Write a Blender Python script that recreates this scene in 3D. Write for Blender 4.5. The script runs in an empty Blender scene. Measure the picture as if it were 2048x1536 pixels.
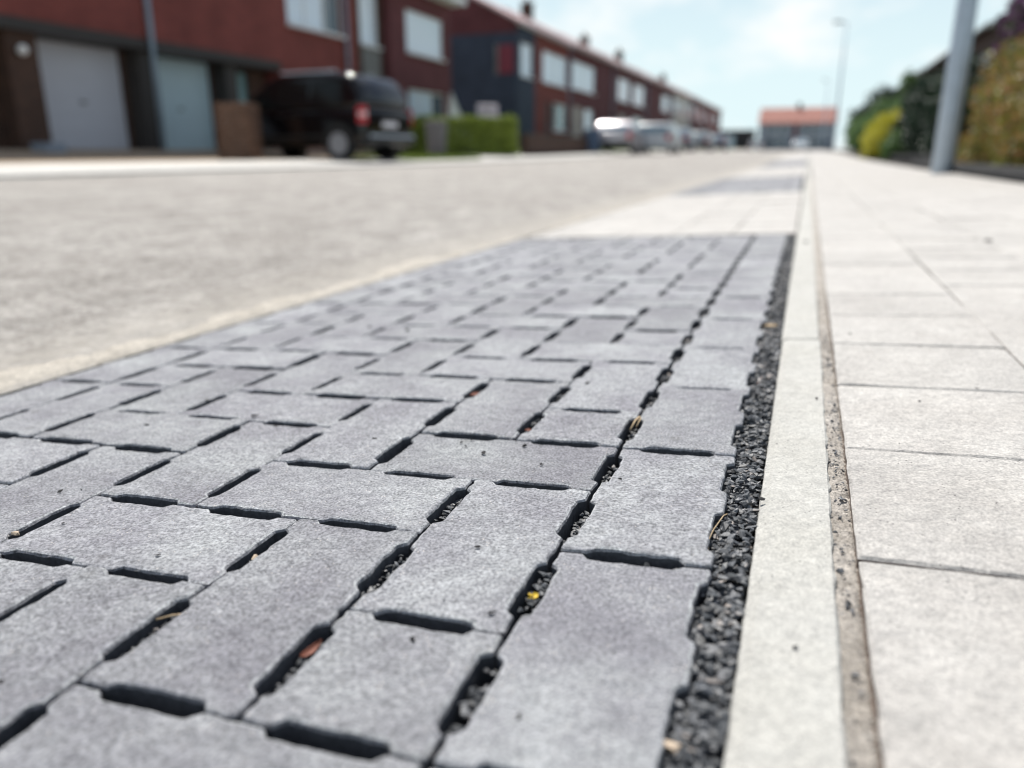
import bpy, bmesh, math, random
import numpy as np
from mathutils import Matrix, Vector

rnd = random.Random(7)
rng = np.random.default_rng(7)
SC = bpy.context.scene
COL = SC.collection
A = 0.11                       # paver module in metres
TILT = math.radians(3.02)      # cross fall of the parking bay and the sidewalk
TAN = math.tan(TILT)

# ------------------------------------------------------------------ camera
cd = bpy.data.cameras.new("camera"); cam = bpy.data.objects.new("camera", cd); COL.objects.link(cam)
right, fwd, up = ((0.93887, 0.34412, -0.00061), (-0.32983, 0.89988, -0.28521), (-0.09760, 0.26798, 0.95843))
M = Matrix((right, up, tuple(-v for v in fwd))).transposed()
cam.matrix_world = Matrix.Translation((0.1445, -0.3797, 0.2772)) @ M.to_4x4()
cd.sensor_width = 36.0; cd.lens = 36.0 * 1552.9 / 2048
cd.clip_start = 0.02; cd.clip_end = 6000
cd.dof.use_dof = True; cd.dof.focus_distance = 0.66; cd.dof.aperture_fstop = 2.8
SC.camera = cam

# ------------------------------------------------------------------ sun, sky, exposure
SUN_EL, SUN_AZ = math.radians(57), math.radians(30)       # azimuth: left of the street direction
sl = bpy.data.lights.new("sun", 'SUN'); sun = bpy.data.objects.new("sun", sl); COL.objects.link(sun)
sl.energy = 5.0; sl.angle = math.radians(0.5); sl.color = (1.0, 0.955, 0.89)
to_sun = Vector((-math.sin(SUN_AZ) * math.cos(SUN_EL), math.cos(SUN_AZ) * math.cos(SUN_EL), math.sin(SUN_EL)))
sun.rotation_euler = to_sun.to_track_quat('Z', 'Y').to_euler()
W = bpy.data.worlds.new("World"); SC.world = W; W.use_nodes = True
nt = W.node_tree; N = nt.nodes; L = nt.links
bg = N["Background"]
sky = N.new("ShaderNodeTexSky"); sky.sky_type = 'NISHITA'; sky.sun_disc = False
sky.sun_elevation = SUN_EL; sky.sun_rotation = -SUN_AZ; sky.dust_density = 0.6; sky.ozone_density = 1.2
tc = N.new("ShaderNodeTexCoord"); mp = N.new("ShaderNodeMapping"); mp.inputs['Scale'].default_value = (1, 1, 2.2)
no = N.new("ShaderNodeTexNoise"); no.inputs['Scale'].default_value = 7.5; no.inputs['Detail'].default_value = 6; no.inputs['Roughness'].default_value = 0.55
cr = N.new("ShaderNodeValToRGB"); cr.color_ramp.elements[0].position = 0.46; cr.color_ramp.elements[1].position = 0.70
mx = N.new("ShaderNodeMixRGB"); mx.inputs[2].default_value = (10.6, 10.9, 10.9, 1)
L.new(tc.outputs['Generated'], mp.inputs['Vector']); L.new(mp.outputs['Vector'], no.inputs['Vector'])
L.new(no.outputs['Fac'], cr.inputs['Fac']); L.new(cr.outputs['Color'], mx.inputs[0])
sx = N.new("ShaderNodeSeparateXYZ"); mr = N.new("ShaderNodeMapRange"); mr.interpolation_type = 'SMOOTHSTEP'     # thin summer haze all round the horizon
mr.inputs[1].default_value = 0.0; mr.inputs[2].default_value = 0.55; mr.inputs[3].default_value = 0.96; mr.inputs[4].default_value = 0.0
hz = N.new("ShaderNodeMixRGB"); hz.inputs[2].default_value = (8.4, 10.2, 10.6, 1)
L.new(tc.outputs['Generated'], sx.inputs[0]); L.new(sx.outputs[2], mr.inputs[0]); L.new(mr.outputs[0], hz.inputs[0]); L.new(sky.outputs['Color'], hz.inputs[1])
L.new(hz.outputs['Color'], mx.inputs[1]); L.new(mx.outputs['Color'], bg.inputs['Color'])
bg.inputs['Strength'].default_value = 0.08
SC.view_settings.view_transform = 'Standard'; SC.view_settings.look = 'None'
SC.view_settings.exposure = 0.25; SC.view_settings.gamma = 1.0; SC.view_settings.use_curve_mapping = False
SC.cycles.max_bounces = 6; SC.cycles.use_denoising = True; SC.cycles.use_adaptive_sampling = False; SC.cycles.pixel_filter_type = 'BLACKMAN_HARRIS'; SC.cycles.filter_width = 1.1

# ------------------------------------------------------------------ helpers
def tag(o, label=None, cat=None, group=None, kind=None):
    for k, v in (('label', label), ('category', cat), ('group', group), ('kind', kind)):
        if v: o[k] = v
    return o

def link(name, me, mat=None, parent=None):
    o = bpy.data.objects.new(name, me); COL.objects.link(o)
    if mat is not None and me is not None and not me.materials: me.materials.append(mat)
    if parent is not None: o.parent = parent
    return o

def empty(name, loc=(0, 0, 0), rz=0.0, **k):
    o = bpy.data.objects.new(name, None); COL.objects.link(o); o.location = loc; o.rotation_euler = (0, 0, rz)
    o.empty_display_size = 0.1
    for a, b in k.items(): o[a] = b
    return o

class MB:
    """collects shapes into one mesh"""
    def __init__(s): s.v = []; s.f = []
    def add(s, vs, fs):
        b = len(s.v); s.v += [tuple(v) for v in vs]; s.f += [tuple(b + i for i in f) for f in fs]; return s
    def box(s, x0, x1, y0, y1, z0, z1):
        return s.add([(x0, y0, z0), (x1, y0, z0), (x1, y1, z0), (x0, y1, z0), (x0, y0, z1), (x1, y0, z1), (x1, y1, z1), (x0, y1, z1)],
                     [(3, 2, 1, 0), (4, 5, 6, 7), (0, 1, 5, 4), (1, 2, 6, 5), (2, 3, 7, 6), (3, 0, 4, 7)])
    def quad(s, a, b, c, d): return s.add([a, b, c, d], [(0, 1, 2, 3)])
    def tube(s, pts, rad, n=10, cap=True):
        pts = [Vector(p) for p in pts]; rings = []
        for i, p in enumerate(pts):
            d = (pts[min(i + 1, len(pts) - 1)] - pts[max(i - 1, 0)]).normalized()
            u = d.cross(Vector((0, 0, 1)) if abs(d.z) < .9 else Vector((1, 0, 0))).normalized(); w = d.cross(u)
            r = rad[i] if isinstance(rad, (list, tuple)) else rad
            rings.append([p + r * (math.cos(t) * u + math.sin(t) * w) for t in [2 * math.pi * k / n for k in range(n)]])
        b = len(s.v); s.v += [tuple(q) for r in rings for q in r]
        for i in range(len(pts) - 1):
            for k in range(n):
                k2 = (k + 1) % n
                s.f.append((b + i * n + k, b + i * n + k2, b + (i + 1) * n + k2, b + (i + 1) * n + k))
        if cap:
            s.f.append(tuple(b + k for k in range(n - 1, -1, -1))); s.f.append(tuple(b + (len(pts) - 1) * n + k for k in range(n)))
        return s
    def build(s, name, mat, parent=None, smooth=False, bevel=0, seg=2, recalc=True):
        me = bpy.data.meshes.new(name); me.from_pydata(s.v, [], s.f)
        if recalc:
            bm = bmesh.new(); bm.from_mesh(me); bmesh.ops.recalc_face_normals(bm, faces=bm.faces); bm.to_mesh(me); bm.free()
        if smooth: me.polygons.foreach_set('use_smooth', [True] * len(me.polygons))
        o = link(name, me, mat, parent)
        if bevel:
            m = o.modifiers.new("bevel", 'BEVEL'); m.width = bevel; m.segments = seg; m.limit_method = 'ANGLE'; m.angle_limit = math.radians(35)
        return o

def npmesh(name, v, f, mat, parent=None, smooth=False):
    """v (n,3), f (m,k) arrays"""
    me = bpy.data.meshes.new(name); v = np.asarray(v, np.float32); f = np.asarray(f, np.int32); k = f.shape[1]
    me.vertices.add(len(v)); me.vertices.foreach_set('co', v.ravel())
    me.loops.add(f.size); me.loops.foreach_set('vertex_index', f.ravel())
    me.polygons.add(len(f)); me.polygons.foreach_set('loop_start', np.arange(0, f.size, k, dtype=np.int32))
    me.update(calc_edges=True); me.validate()
    me.polygons.foreach_set('use_smooth', [bool(smooth)] * len(me.polygons))
    return link(name, me, mat, parent)

# ------------------------------------------------------------------ materials
def lin(*c): return tuple(c) + (1.0,)
class Mat:
    def __init__(s, name):
        s.m = bpy.data.materials.new(name); s.m.use_nodes = True; s.n = s.m.node_tree.nodes; s.l = s.m.node_tree.links
        s.b = s.n['Principled BSDF']
    def node(s, t, **ins):
        n = s.n.new(t)
        for k, v in ins.items(): n.inputs[k].default_value = v
        return n
    def coords(s, rand=True, kind='Object'):
        t = s.node('ShaderNodeTexCoord'); out = t.outputs[kind]
        if rand:
            oi = s.node('ShaderNodeObjectInfo'); mu = s.node('ShaderNodeVectorMath'); mu.operation = 'SCALE'
            cx = s.node('ShaderNodeCombineXYZ'); m2 = s.node('ShaderNodeMath'); m2.operation = 'MULTIPLY'; m2.inputs[1].default_value = 3.7
            s.l.new(oi.outputs['Random'], m2.inputs[0])
            s.l.new(oi.outputs['Random'], cx.inputs[0]); s.l.new(m2.outputs[0], cx.inputs[1]); s.l.new(oi.outputs['Random'], cx.inputs[2])
            s.l.new(cx.outputs[0], mu.inputs[0]); mu.inputs['Scale'].default_value = 37.0
            ad = s.node('ShaderNodeVectorMath'); ad.operation = 'ADD'; s.l.new(out, ad.inputs[0]); s.l.new(mu.outputs[0], ad.inputs[1]); out = ad.outputs[0]
        return out
    def noise(s, vec, scale, detail=3, rough=.55, lo=.3, hi=.7, a=(0, 0, 0, 1), b=(1, 1, 1, 1)):
        n = s.node('ShaderNodeTexNoise', Scale=scale, Detail=detail, Roughness=rough); s.l.new(vec, n.inputs['Vector'])
        r = s.node('ShaderNodeValToRGB'); r.color_ramp.elements[0].position = lo; r.color_ramp.elements[1].position = hi
        r.color_ramp.elements[0].color = a; r.color_ramp.elements[1].color = b; s.l.new(n.outputs['Fac'], r.inputs['Fac']); return r.outputs['Color']
    def mix(s, fac, a, b, mode='MIX'):
        m = s.node('ShaderNodeMixRGB'); m.blend_type = mode
        for i, x in ((0, fac), (1, a), (2, b)):
            if hasattr(x, 'is_output'): s.l.new(x, m.inputs[i])
            else: m.inputs[i].default_value = x
        return m.outputs[0]
    def bump(s, h, strength=.3, dist=.001, prev=None):
        b = s.node('ShaderNodeBump', Strength=strength, Distance=dist); s.l.new(h, b.inputs['Height'])
        if prev is not None: s.l.new(prev, b.inputs['Normal'])
        return b.outputs['Normal']
    def set(s, color=None, rough=None, normal=None, **k):
        if color is not None:
            if hasattr(color, 'is_output'): s.l.new(color, s.b.inputs['Base Color'])
            else: s.b.inputs['Base Color'].default_value = color
        if rough is not None: s.b.inputs['Roughness'].default_value = rough
        if normal is not None: s.l.new(normal, s.b.inputs['Normal'])
        for n, v in k.items(): s.b.inputs[n.replace('_', ' ')].default_value = v
        return s.m

def plain(name, c, rough=.6, metal=0.0, spec=.5, var=.12, scale=3.0):
    """plain paint or plastic with slight uneven tone"""
    m = Mat(name); v = m.coords(rand=True)
    col = m.mix(m.noise(v, scale, 4), lin(*[x * (1 - var) for x in c]), lin(*[min(1, x * (1 + var)) for x in c]))
    return m.set(col, rough, Metallic=metal, Specular_IOR_Level=spec)

def concrete(name, c1, c2, grain, patch=9.0, gscale=900.0, glo=.72, ghi=1.2, bump=.45, dist=.0008, spots=None, mottled=(35.0, .9, 1.08), tone=.07, dark=None, stain=None):
    """cast concrete: cloudy patches, fine sand grain, pits; a tone of its own for each piece"""
    m = Mat(name); v = m.coords()
    col = m.mix(m.noise(v, patch, 4, .6, .36, .72), lin(*c1), lin(*c2))
    a, lo, hi = mottled
    col = m.mix(1.0, col, m.noise(v, a, 4, .65, .3, .7, (lo, lo, lo, 1), (hi, hi, hi, 1)), 'MULTIPLY')
    col = m.mix(1.0, col, m.noise(v, gscale, 2, .6, .32, .68, (glo, glo, glo * 1.01, 1), (ghi, ghi, ghi, 1)), 'MULTIPLY')
    col = m.mix(1.0, col, m.noise(v, gscale * .33, 3, .7, .3, .7, (.86, .86, .87, 1), (1.12, 1.12, 1.12, 1)), 'MULTIPLY')
    if dark:                                  # sparse dark pits
        vo = m.node('ShaderNodeTexVoronoi', Scale=dark); m.l.new(v, vo.inputs['Vector'])
        r = m.node('ShaderNodeValToRGB'); r.color_ramp.elements[0].position = .10; r.color_ramp.elements[1].position = .22
        r.color_ramp.elements[0].color = (.26, .26, .27, 1); m.l.new(vo.outputs['Distance'], r.inputs['Fac'])
        col = m.mix(m.noise(v, dark * .21, 2, .5, .5, .62), col, m.mix(1.0, col, r.outputs['Color'], 'MULTIPLY'))
    if spots:                                 # sparse pale quartz grains
        vo = m.node('ShaderNodeTexVoronoi', Scale=spots); m.l.new(v, vo.inputs['Vector'])
        r = m.node('ShaderNodeValToRGB'); r.color_ramp.elements[0].position = .13; r.color_ramp.elements[1].position = .2
        r.color_ramp.elements[0].color = (1, 1, 1, 1); r.color_ramp.elements[1].color = (0, 0, 0, 1); m.l.new(vo.outputs['Distance'], r.inputs['Fac'])
        f = m.mix(1.0, r.outputs['Color'], m.noise(v, spots * .31, 1, .5, .58, .62), 'MULTIPLY')
        col = m.mix(f, col, lin(.62, .58, .55))
    if stain:                                 # traffic dirt running on across neighbouring pieces
        g = m.node('ShaderNodeNewGeometry'); lo, hi = stain
        col = m.mix(1.0, col, m.noise(g.outputs['Position'], 5.5, 5, .62, .32, .68, (lo, lo, lo * 1.01, 1), (hi, hi, hi, 1)), 'MULTIPLY')
        vo = m.node('ShaderNodeTexVoronoi', Scale=16); m.l.new(g.outputs['Position'], vo.inputs['Vector'])      # old spots
        r = m.node('ShaderNodeValToRGB'); r.color_ramp.elements[0].position = .06; r.color_ramp.elements[1].position = .13
        r.color_ramp.elements[0].color = (.80, .79, .78, 1); m.l.new(vo.outputs['Distance'], r.inputs['Fac'])
        col = m.mix(m.noise(g.outputs['Position'], 7.3, 1, .5, .50, .56), col, m.mix(1.0, col, r.outputs['Color'], 'MULTIPLY'))
    oi = m.node('ShaderNodeObjectInfo'); mr = m.node('ShaderNodeMapRange'); mr.inputs[3].default_value = 1 - tone; mr.inputs[4].default_value = 1 + tone
    m.l.new(oi.outputs['Random'], mr.inputs[0]); cc = m.node('ShaderNodeCombineXYZ')
    for i in range(3): m.l.new(mr.outputs[0], cc.inputs[i])
    col = m.mix(1.0, col, cc.outputs[0], 'MULTIPLY')
    n1 = m.node('ShaderNodeTexNoise', Scale=grain, Detail=4, Roughness=.7); m.l.new(v, n1.inputs['Vector'])
    n2 = m.node('ShaderNodeTexNoise', Scale=grain * .12, Detail=2); m.l.new(v, n2.inputs['Vector'])
    nn = m.bump(n2.outputs['Fac'], bump * .5, dist * 5); nn = m.bump(n1.outputs['Fac'], bump, dist, nn)
    return m.set(col, .85, nn, Specular_IOR_Level=.35)

def brickmat(name, c1, c2, mortar, bw=.22, bh=.075):
    m = Mat(name); v = m.coords(rand=False)
    sx = m.node('ShaderNodeSeparateXYZ'); m.l.new(v, sx.inputs[0]); ad = m.node('ShaderNodeMath'); ad.operation = 'ADD'
    m.l.new(sx.outputs[0], ad.inputs[0]); m.l.new(sx.outputs[1], ad.inputs[1]); cx = m.node('ShaderNodeCombineXYZ')
    m.l.new(ad.outputs[0], cx.inputs[0]); m.l.new(sx.outputs[2], cx.inputs[1])
    b = m.node('ShaderNodeTexBrick', Scale=1.0); b.inputs['Color1'].default_value = lin(*c1); b.inputs['Color2'].default_value = lin(*c2); b.inputs['Mortar'].default_value = lin(*mortar)
    b.inputs['Mortar Size'].default_value = .006; b.inputs['Brick Width'].default_value = bw; b.inputs['Row Height'].default_value = bh
    m.l.new(cx.outputs[0], b.inputs['Vector'])
    col = m.mix(1.0, b.outputs['Color'], m.noise(v, 1.2, 5, .6, .3, .7, (.8, .8, .8, 1), (1.15, 1.15, 1.15, 1)), 'MULTIPLY')
    return m.set(col, .85, m.bump(b.outputs['Fac'], -.4, .01), Specular_IOR_Level=.3)

def leafmat(name, cols, trans=.3):
    m = Mat(name); g = m.node('ShaderNodeNewGeometry'); r = m.node('ShaderNodeValToRGB'); e = r.color_ramp.elements
    while len(e) < len(cols): e.new(.5)
    for i, c in enumerate(cols): e[i].position = i / max(1, len(cols) - 1); e[i].color = lin(*c)
    m.l.new(g.outputs['Random Per Island'], r.inputs['Fac'])
    tr = m.node('ShaderNodeBsdfTranslucent'); m.l.new(r.outputs['Color'], tr.inputs['Color']); ms = m.node('ShaderNodeMixShader'); ms.inputs[0].default_value = trans
    m.set(r.outputs['Color'], .5, Specular_IOR_Level=.4)
    m.l.new(m.b.outputs[0], ms.inputs[1]); m.l.new(tr.outputs[0], ms.inputs[2]); m.l.new(ms.outputs[0], m.n['Material Output'].inputs['Surface'])
    return m.m

def glassmat(name, tint, rough=.03):
    m = Mat(name); return m.set(lin(*tint), rough, Specular_IOR_Level=.9)

PAV = dict(gscale=430, glo=.54, ghi=1.44, bump=.9, dist=.0020, spots=280, mottled=(70, .86, 1.13), tone=.09, dark=240, stain=(.90, 1.08))
M_PAVER = concrete('grey paver concrete', (.246, .246, .268), (.372, .386, .394), 620, patch=9, **PAV)
M_RIM = concrete('paver rim with painted sunlight', (.33, .335, .36), (.47, .49, .49), 620, patch=30, **PAV)  # chamfers coloured paler: the sunlit look of the edges is painted in
M_SIDESHADE = plain('paver side with painted shade', (.06, .065, .075), .95, var=.3, scale=300)  # side walls coloured near black: shade inside the slots put into the colour
M_SLAB = concrete('pale slab concrete', (.476, .458, .430), (.548, .533, .503), 620, patch=8, gscale=430, glo=.74, ghi=1.18, bump=.8, dist=.0018, spots=260, mottled=(45, .90, 1.07), tone=.04, dark=210, stain=(.92, 1.04))
M_KERB = concrete('white kerb concrete', (.455, .449, .414), (.505, .502, .470), 700, patch=12, gscale=520, glo=.80, ghi=1.13, bump=.7, dist=.0014, mottled=(60, .94, 1.05), tone=.02, dark=230, stain=(.95, 1.03))
M_SAND = concrete('joint sand', (.40, .365, .32), (.53, .495, .45), 700, patch=22, gscale=520, glo=.6, ghi=1.3, bump=.9, dist=.002, mottled=(90, .75, 1.2), tone=0, dark=260)
M_DIRT = plain('brown joint dirt', (.11, .085, .07), .95, var=.4, scale=300)
M_SAND2 = concrete('washed sand along the road', (.43, .395, .34), (.52, .485, .425), 260, patch=7, gscale=240, glo=.75, ghi=1.2, bump=.9, dist=.003, mottled=(30, .85, 1.1), tone=0, dark=90)
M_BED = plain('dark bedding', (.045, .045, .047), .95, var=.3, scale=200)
def roadmat():
    m = Mat('worn pale road concrete'); v = m.coords(rand=False)
    mpn = m.node('ShaderNodeMapping'); mpn.inputs['Scale'].default_value = (1, .45, 1); m.l.new(v, mpn.inputs['Vector']); w = mpn.outputs[0]
    col = m.mix(m.noise(v, 1.1, 5, .62, .3, .72), lin(.355, .338, .318), lin(.455, .443, .422))
    col = m.mix(1.0, col, m.noise(w, 9, 5, .7, .32, .68, (.70, .69, .68, 1), (1.18, 1.18, 1.18, 1)), 'MULTIPLY')
    col = m.mix(1.0, col, m.noise(v, 38, 4, .75, .34, .66, (.66, .64, .63, 1), (1.24, 1.24, 1.24, 1)), 'MULTIPLY')
    col = m.mix(1.0, col, m.noise(v, 130, 3, .7, .32, .68, (.60, .59, .58, 1), (1.32, 1.32, 1.32, 1)), 'MULTIPLY')
    sx = m.node('ShaderNodeSeparateXYZ'); m.l.new(v, sx.inputs[0]); mr = m.node('ShaderNodeMapRange'); mr.inputs[1].default_value = -1.22; mr.inputs[2].default_value = -.99
    mr.inputs[3].default_value = 0; mr.inputs[4].default_value = .8; m.l.new(sx.outputs[0], mr.inputs[0])          # sand thinly swept onto the road edge
    mm = m.node('ShaderNodeMath'); mm.operation = 'MULTIPLY'; m.l.new(mr.outputs[0], mm.inputs[0]); m.l.new(m.noise(v, 16, 5, .7, .25, .62), mm.inputs[1])
    col = m.mix(mm.outputs[0], col, lin(.46, .43, .385))
    n1 = m.node('ShaderNodeTexNoise', Scale=110, Detail=5, Roughness=.7); m.l.new(v, n1.inputs['Vector'])
    n2 = m.node('ShaderNodeTexNoise', Scale=14, Detail=4, Roughness=.6); m.l.new(v, n2.inputs['Vector'])
    nn = m.bump(n1.outputs['Fac'], .9, .009, m.bump(n2.outputs['Fac'], .7, .03))
    return m.set(col, .9, nn, Specular_IOR_Level=.3)
M_ROAD = roadmat()
M_PAVE2 = concrete('pale far pavement', (.50, .49, .46), (.57, .56, .53), 200, patch=2, gscale=60, bump=.2, dist=.002, mottled=(8, .93, 1.05))
M_TAN = concrete('tan forecourt gravel', (.40, .31, .22), (.50, .40, .29), 90, patch=2, gscale=60, glo=.7, ghi=1.25, bump=.6, dist=.006, mottled=(10, .85, 1.1))
M_GRASSG = concrete('lawn soil', (.07, .11, .025), (.13, .18, .04), 60, patch=3, gscale=50, glo=.7, ghi=1.3, bump=.5, dist=.01, mottled=(10, .8, 1.2))
M_GROUND = concrete('bare ground', (.20, .18, .14), (.28, .25, .2), 20, patch=.4, gscale=12, bump=.3, dist=.01)
def gravelmat():
    m = Mat('black slate chips'); g = m.node('ShaderNodeNewGeometry'); r = m.node('ShaderNodeValToRGB'); e = r.color_ramp.elements
    for p, c in ((0, (.030, .033, .037)), (.45, (.070, .076, .084)), (.8, (.135, .142, .154)), (.95, (.16, .16, .165)), (1, (.24, .21, .19))):
        if p in (0, 1): x = e[0 if p == 0 else -1]
        else: x = e.new(p)
        x.color = lin(*c)
    m.l.new(g.outputs['Random Per Island'], r.inputs['Fac']); v = m.coords(rand=False)
    col = m.mix(1.0, r.outputs['Color'], m.noise(v, 500, 3, .6, .3, .7, (.7, .7, .7, 1), (1.3, 1.3, 1.3, 1)), 'MULTIPLY')
    n = m.node('ShaderNodeTexNoise', Scale=900, Detail=3); m.l.new(v, n.inputs['Vector'])
    return m.set(col, .5, m.bump(n.outputs['Fac'], .4, .0006), Specular_IOR_Level=.4)
M_GRAVEL = gravelmat()
M_REDBRICK = brickmat('red brown facade brick', (.225, .058, .048), (.175, .046, .040), (.15, .068, .06))
M_BROWNBRICK = brickmat('dark brown brick', (.085, .045, .032), (.06, .034, .026), (.07, .055, .045))
M_WINEBRICK = brickmat('wine brown facade brick', (.145, .044, .050), (.11, .036, .040), (.105, .052, .055))
M_SLATE = brickmat('blue grey slate cladding', (.055, .072, .105), (.045, .06, .09), (.03, .04, .055), .3, .15)
M_PINKROOF = brickmat('weathered red roof tiles', (.58, .43, .43), (.50, .37, .37), (.34, .25, .25), .25, .3)
M_ORANGEROOF = brickmat('orange red roof tiles', (.42, .20, .16), (.36, .17, .14), (.24, .11, .09), .25, .3)
M_DARKROOF = brickmat('dark slate roof', (.05, .055, .07), (.04, .045, .06), (.03, .03, .04), .25, .25)
M_WHITE = plain('white painted frames', (.75, .76, .76), .45, var=.04)
M_DARKBEAM = plain('dark stained beam', (.030, .026, .024), .6)
M_GREYPANEL = plain('grey cladding panel', (.16, .165, .16), .6)
M_GDOOR = plain('grey painted garage door', (.50, .52, .58), .45, var=.06, scale=.6)
M_GDOOR2 = plain('blue grey garage door', (.44, .58, .64), .45, var=.06, scale=.6)
M_ZINC = plain('galvanised steel', (.44, .53, .62), .45, metal=.0, var=.08, scale=8)
M_PIPE = plain('zinc drainpipe', (.22, .29, .36), .5, metal=.3)
M_PANE = glassmat('window glass over white blinds', (.66, .77, .88))
M_PANE2 = glassmat('dark window glass', (.06, .09, .12))
M_PANE3 = glassmat('teal tinted window glass', (.20, .34, .36))
M_MAROON = plain('maroon shutter', (.20, .035, .055), .5)
M_CREAM = plain('cream rendered wall', (.46, .43, .40), .8)
M_BLACKPAINT = plain('black car paint', (.003, .003, .004), .12, spec=.6, var=.0)
M_BLACKPLASTIC = plain('black plastic', (.014, .014, .015), .6)
M_RUBBER = plain('tyre rubber', (.012, .012, .012), .85)
M_ALLOY = plain('grey alloy wheel', (.42, .44, .48), .35, metal=.6)
M_TAIL = plain('red tail lamp', (.45, .02, .03), .25)
M_TAILW = plain('clear lamp band', (.72, .55, .55), .25)
M_PLATE = plain('white number plate', (.66, .66, .70), .5, var=.03)
M_CARGLASS = Mat('car glass').set(lin(.03, .05, .075), .03, Specular_IOR_Level=.9, IOR=1.9)
M_TINT = plain('dark tinted side glass', (.008, .010, .010), .12, spec=.35, var=0)
M_BIN = plain('grey plastic bin', (.15, .15, .165), .55)
M_BLUEBIN = plain('blue plastic', (.06, .10, .17), .5)
M_TRUNK = plain('brown bark', (.07, .05, .035), .9, var=.3, scale=20)
M_SOIL = plain('dark soil', (.03, .025, .018), .95, var=.3, scale=10)
M_DARKWALL = concrete('dark garden wall concrete', (.03, .032, .035), (.045, .045, .047), 60, patch=2, gscale=60, bump=.3, dist=.004)
M_STONE = plain('bluestone', (.22, .26, .32), .7)
M_MORTAR = plain('grey mortar', (.27, .23, .20), .95, var=.2, scale=40)
M_CLAY = concrete('old brown clay brick', (.13, .072, .048), (.20, .12, .085), 120, patch=12, gscale=90, glo=.75, ghi=1.2, bump=.4, dist=.003, tone=.22, mottled=(30, .85, 1.12))
M_LEAFDRY = plain('dry brown leaf', (.17, .055, .032), .7, var=.3, scale=300)
M_TWIG = plain('dry straw', (.48, .36, .22), .8, var=.2, scale=300)
M_YELLOW = plain('yellow petals', (.62, .42, .02), .6, var=.15, scale=400)
M_BEIGE = plain('beige stone', (.50, .40, .30), .8, var=.2, scale=300)
M_CHIP = plain('black stone chip', (.013, .013, .015), .85, var=.3, scale=400)
M_CHIPG = plain('grey stone chip', (.17, .17, .17), .8, var=.3, scale=400)

# ------------------------------------------------------------------ terrain profile
PX = [-400, -60, -13.3, -12.6, -11.2, -10.2, -8.8, -7.03, -7.02, -7.0, -4.4, -2.5, -1.15, -.89, -.02, 1.5, 1.75, 3, 60, 400]
PZ = [.34, .34, .345, .335, .20, .155, .15, .075, .075, .045, .06, .02, -.042, -.047, 0, .0791, .09, .10, .12, .12]
def gz(y):
    y = np.asarray(y, float); t = np.clip(y - 10, 0, None)
    a = np.where(t < 20, .010 * t * t / 40, .010 * (t - 10)); return np.where(t < 35, a, .25 + .0038 * (t - 35))
def pz(x): return np.interp(x, PX, PZ)
def H(x, y): return float(pz(x) + gz(y))

def sway(y): return .0033 * max(0.0, y) ** 2          # the bay bends slightly along the kerb

def sheet(name, x0, x1, y0, y1, dz, mat, nx=None, ny=40, skirt=.15, ragged=0, parent=None, xs=None):
    if xs is None: xs = sorted(set([x0, x1] + [p for p in PX if x0 < p < x1]))
    ys = y0 + (y1 - y0) * (np.linspace(0, 1, ny) ** 1.8 if y1 - y0 > 30 else np.linspace(0, 1, ny))
    g = [[(x, y, H(x, y) + dz) for x in xs] for y in ys]; v = [p for r in g for p in r]; n = len(xs); f = []
    for j in range(ny - 1):
        for i in range(n - 1): f.append((j * n + i, j * n + i + 1, (j + 1) * n + i + 1, (j + 1) * n + i))
    if skirt:
        ring = [j * n + n - 1 for j in range(ny)] ; ring = list(range(n)) + [j * n + n - 1 for j in range(1, ny)] + [(ny - 1) * n + i for i in range(n - 2, -1, -1)] + [j * n for j in range(ny - 2, 0, -1)]
        b = len(v); v += [(v[i][0], v[i][1], v[i][2] - skirt) for i in ring]; m = len(ring)
        for k in range(m): f.append((ring[k], b + k, b + (k + 1) % m, ring[(k + 1) % m]))
    me = bpy.data.meshes.new(name); me.from_pydata(v, [], f)
    return tag(link(name, me, mat, parent), kind=None if parent else 'structure')

# ground to the horizon, kept well below everything laid on it
gx = sorted(set(PX + [-2000, -800, 800, 2000])); 
o = sheet('ground', -2000, 2000, -60, 3000, -.16, M_GROUND, ny=120, skirt=0, xs=gx)
road = sheet('road', -7.0, -.887, -4, 139, 0, M_ROAD, ny=160, skirt=.2)
sheet('pavement', -8.8, -7.03, -4, 139, 0, M_PAVE2, ny=120, skirt=.2)
sheet('forecourt', -13.4, -8.81, -4, 20.2, 0, M_TAN, ny=40, skirt=.1)
sheet('lawn', -12.55, -8.81, 20.25, 34, .01, M_GRASSG, ny=30, skirt=.1)
sheet('front_garden', -12.55, -8.81, 34.05, 139, .005, M_GRASSG, ny=60, skirt=.1)
sheet('garden_soil', 1.72, 9, 3, 139, -.02, M_SOIL, ny=60, skirt=.1)
sheet('cross_road', -60, 60, 139.1, 149, .0, M_ROAD, ny=8, skirt=.1)

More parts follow.
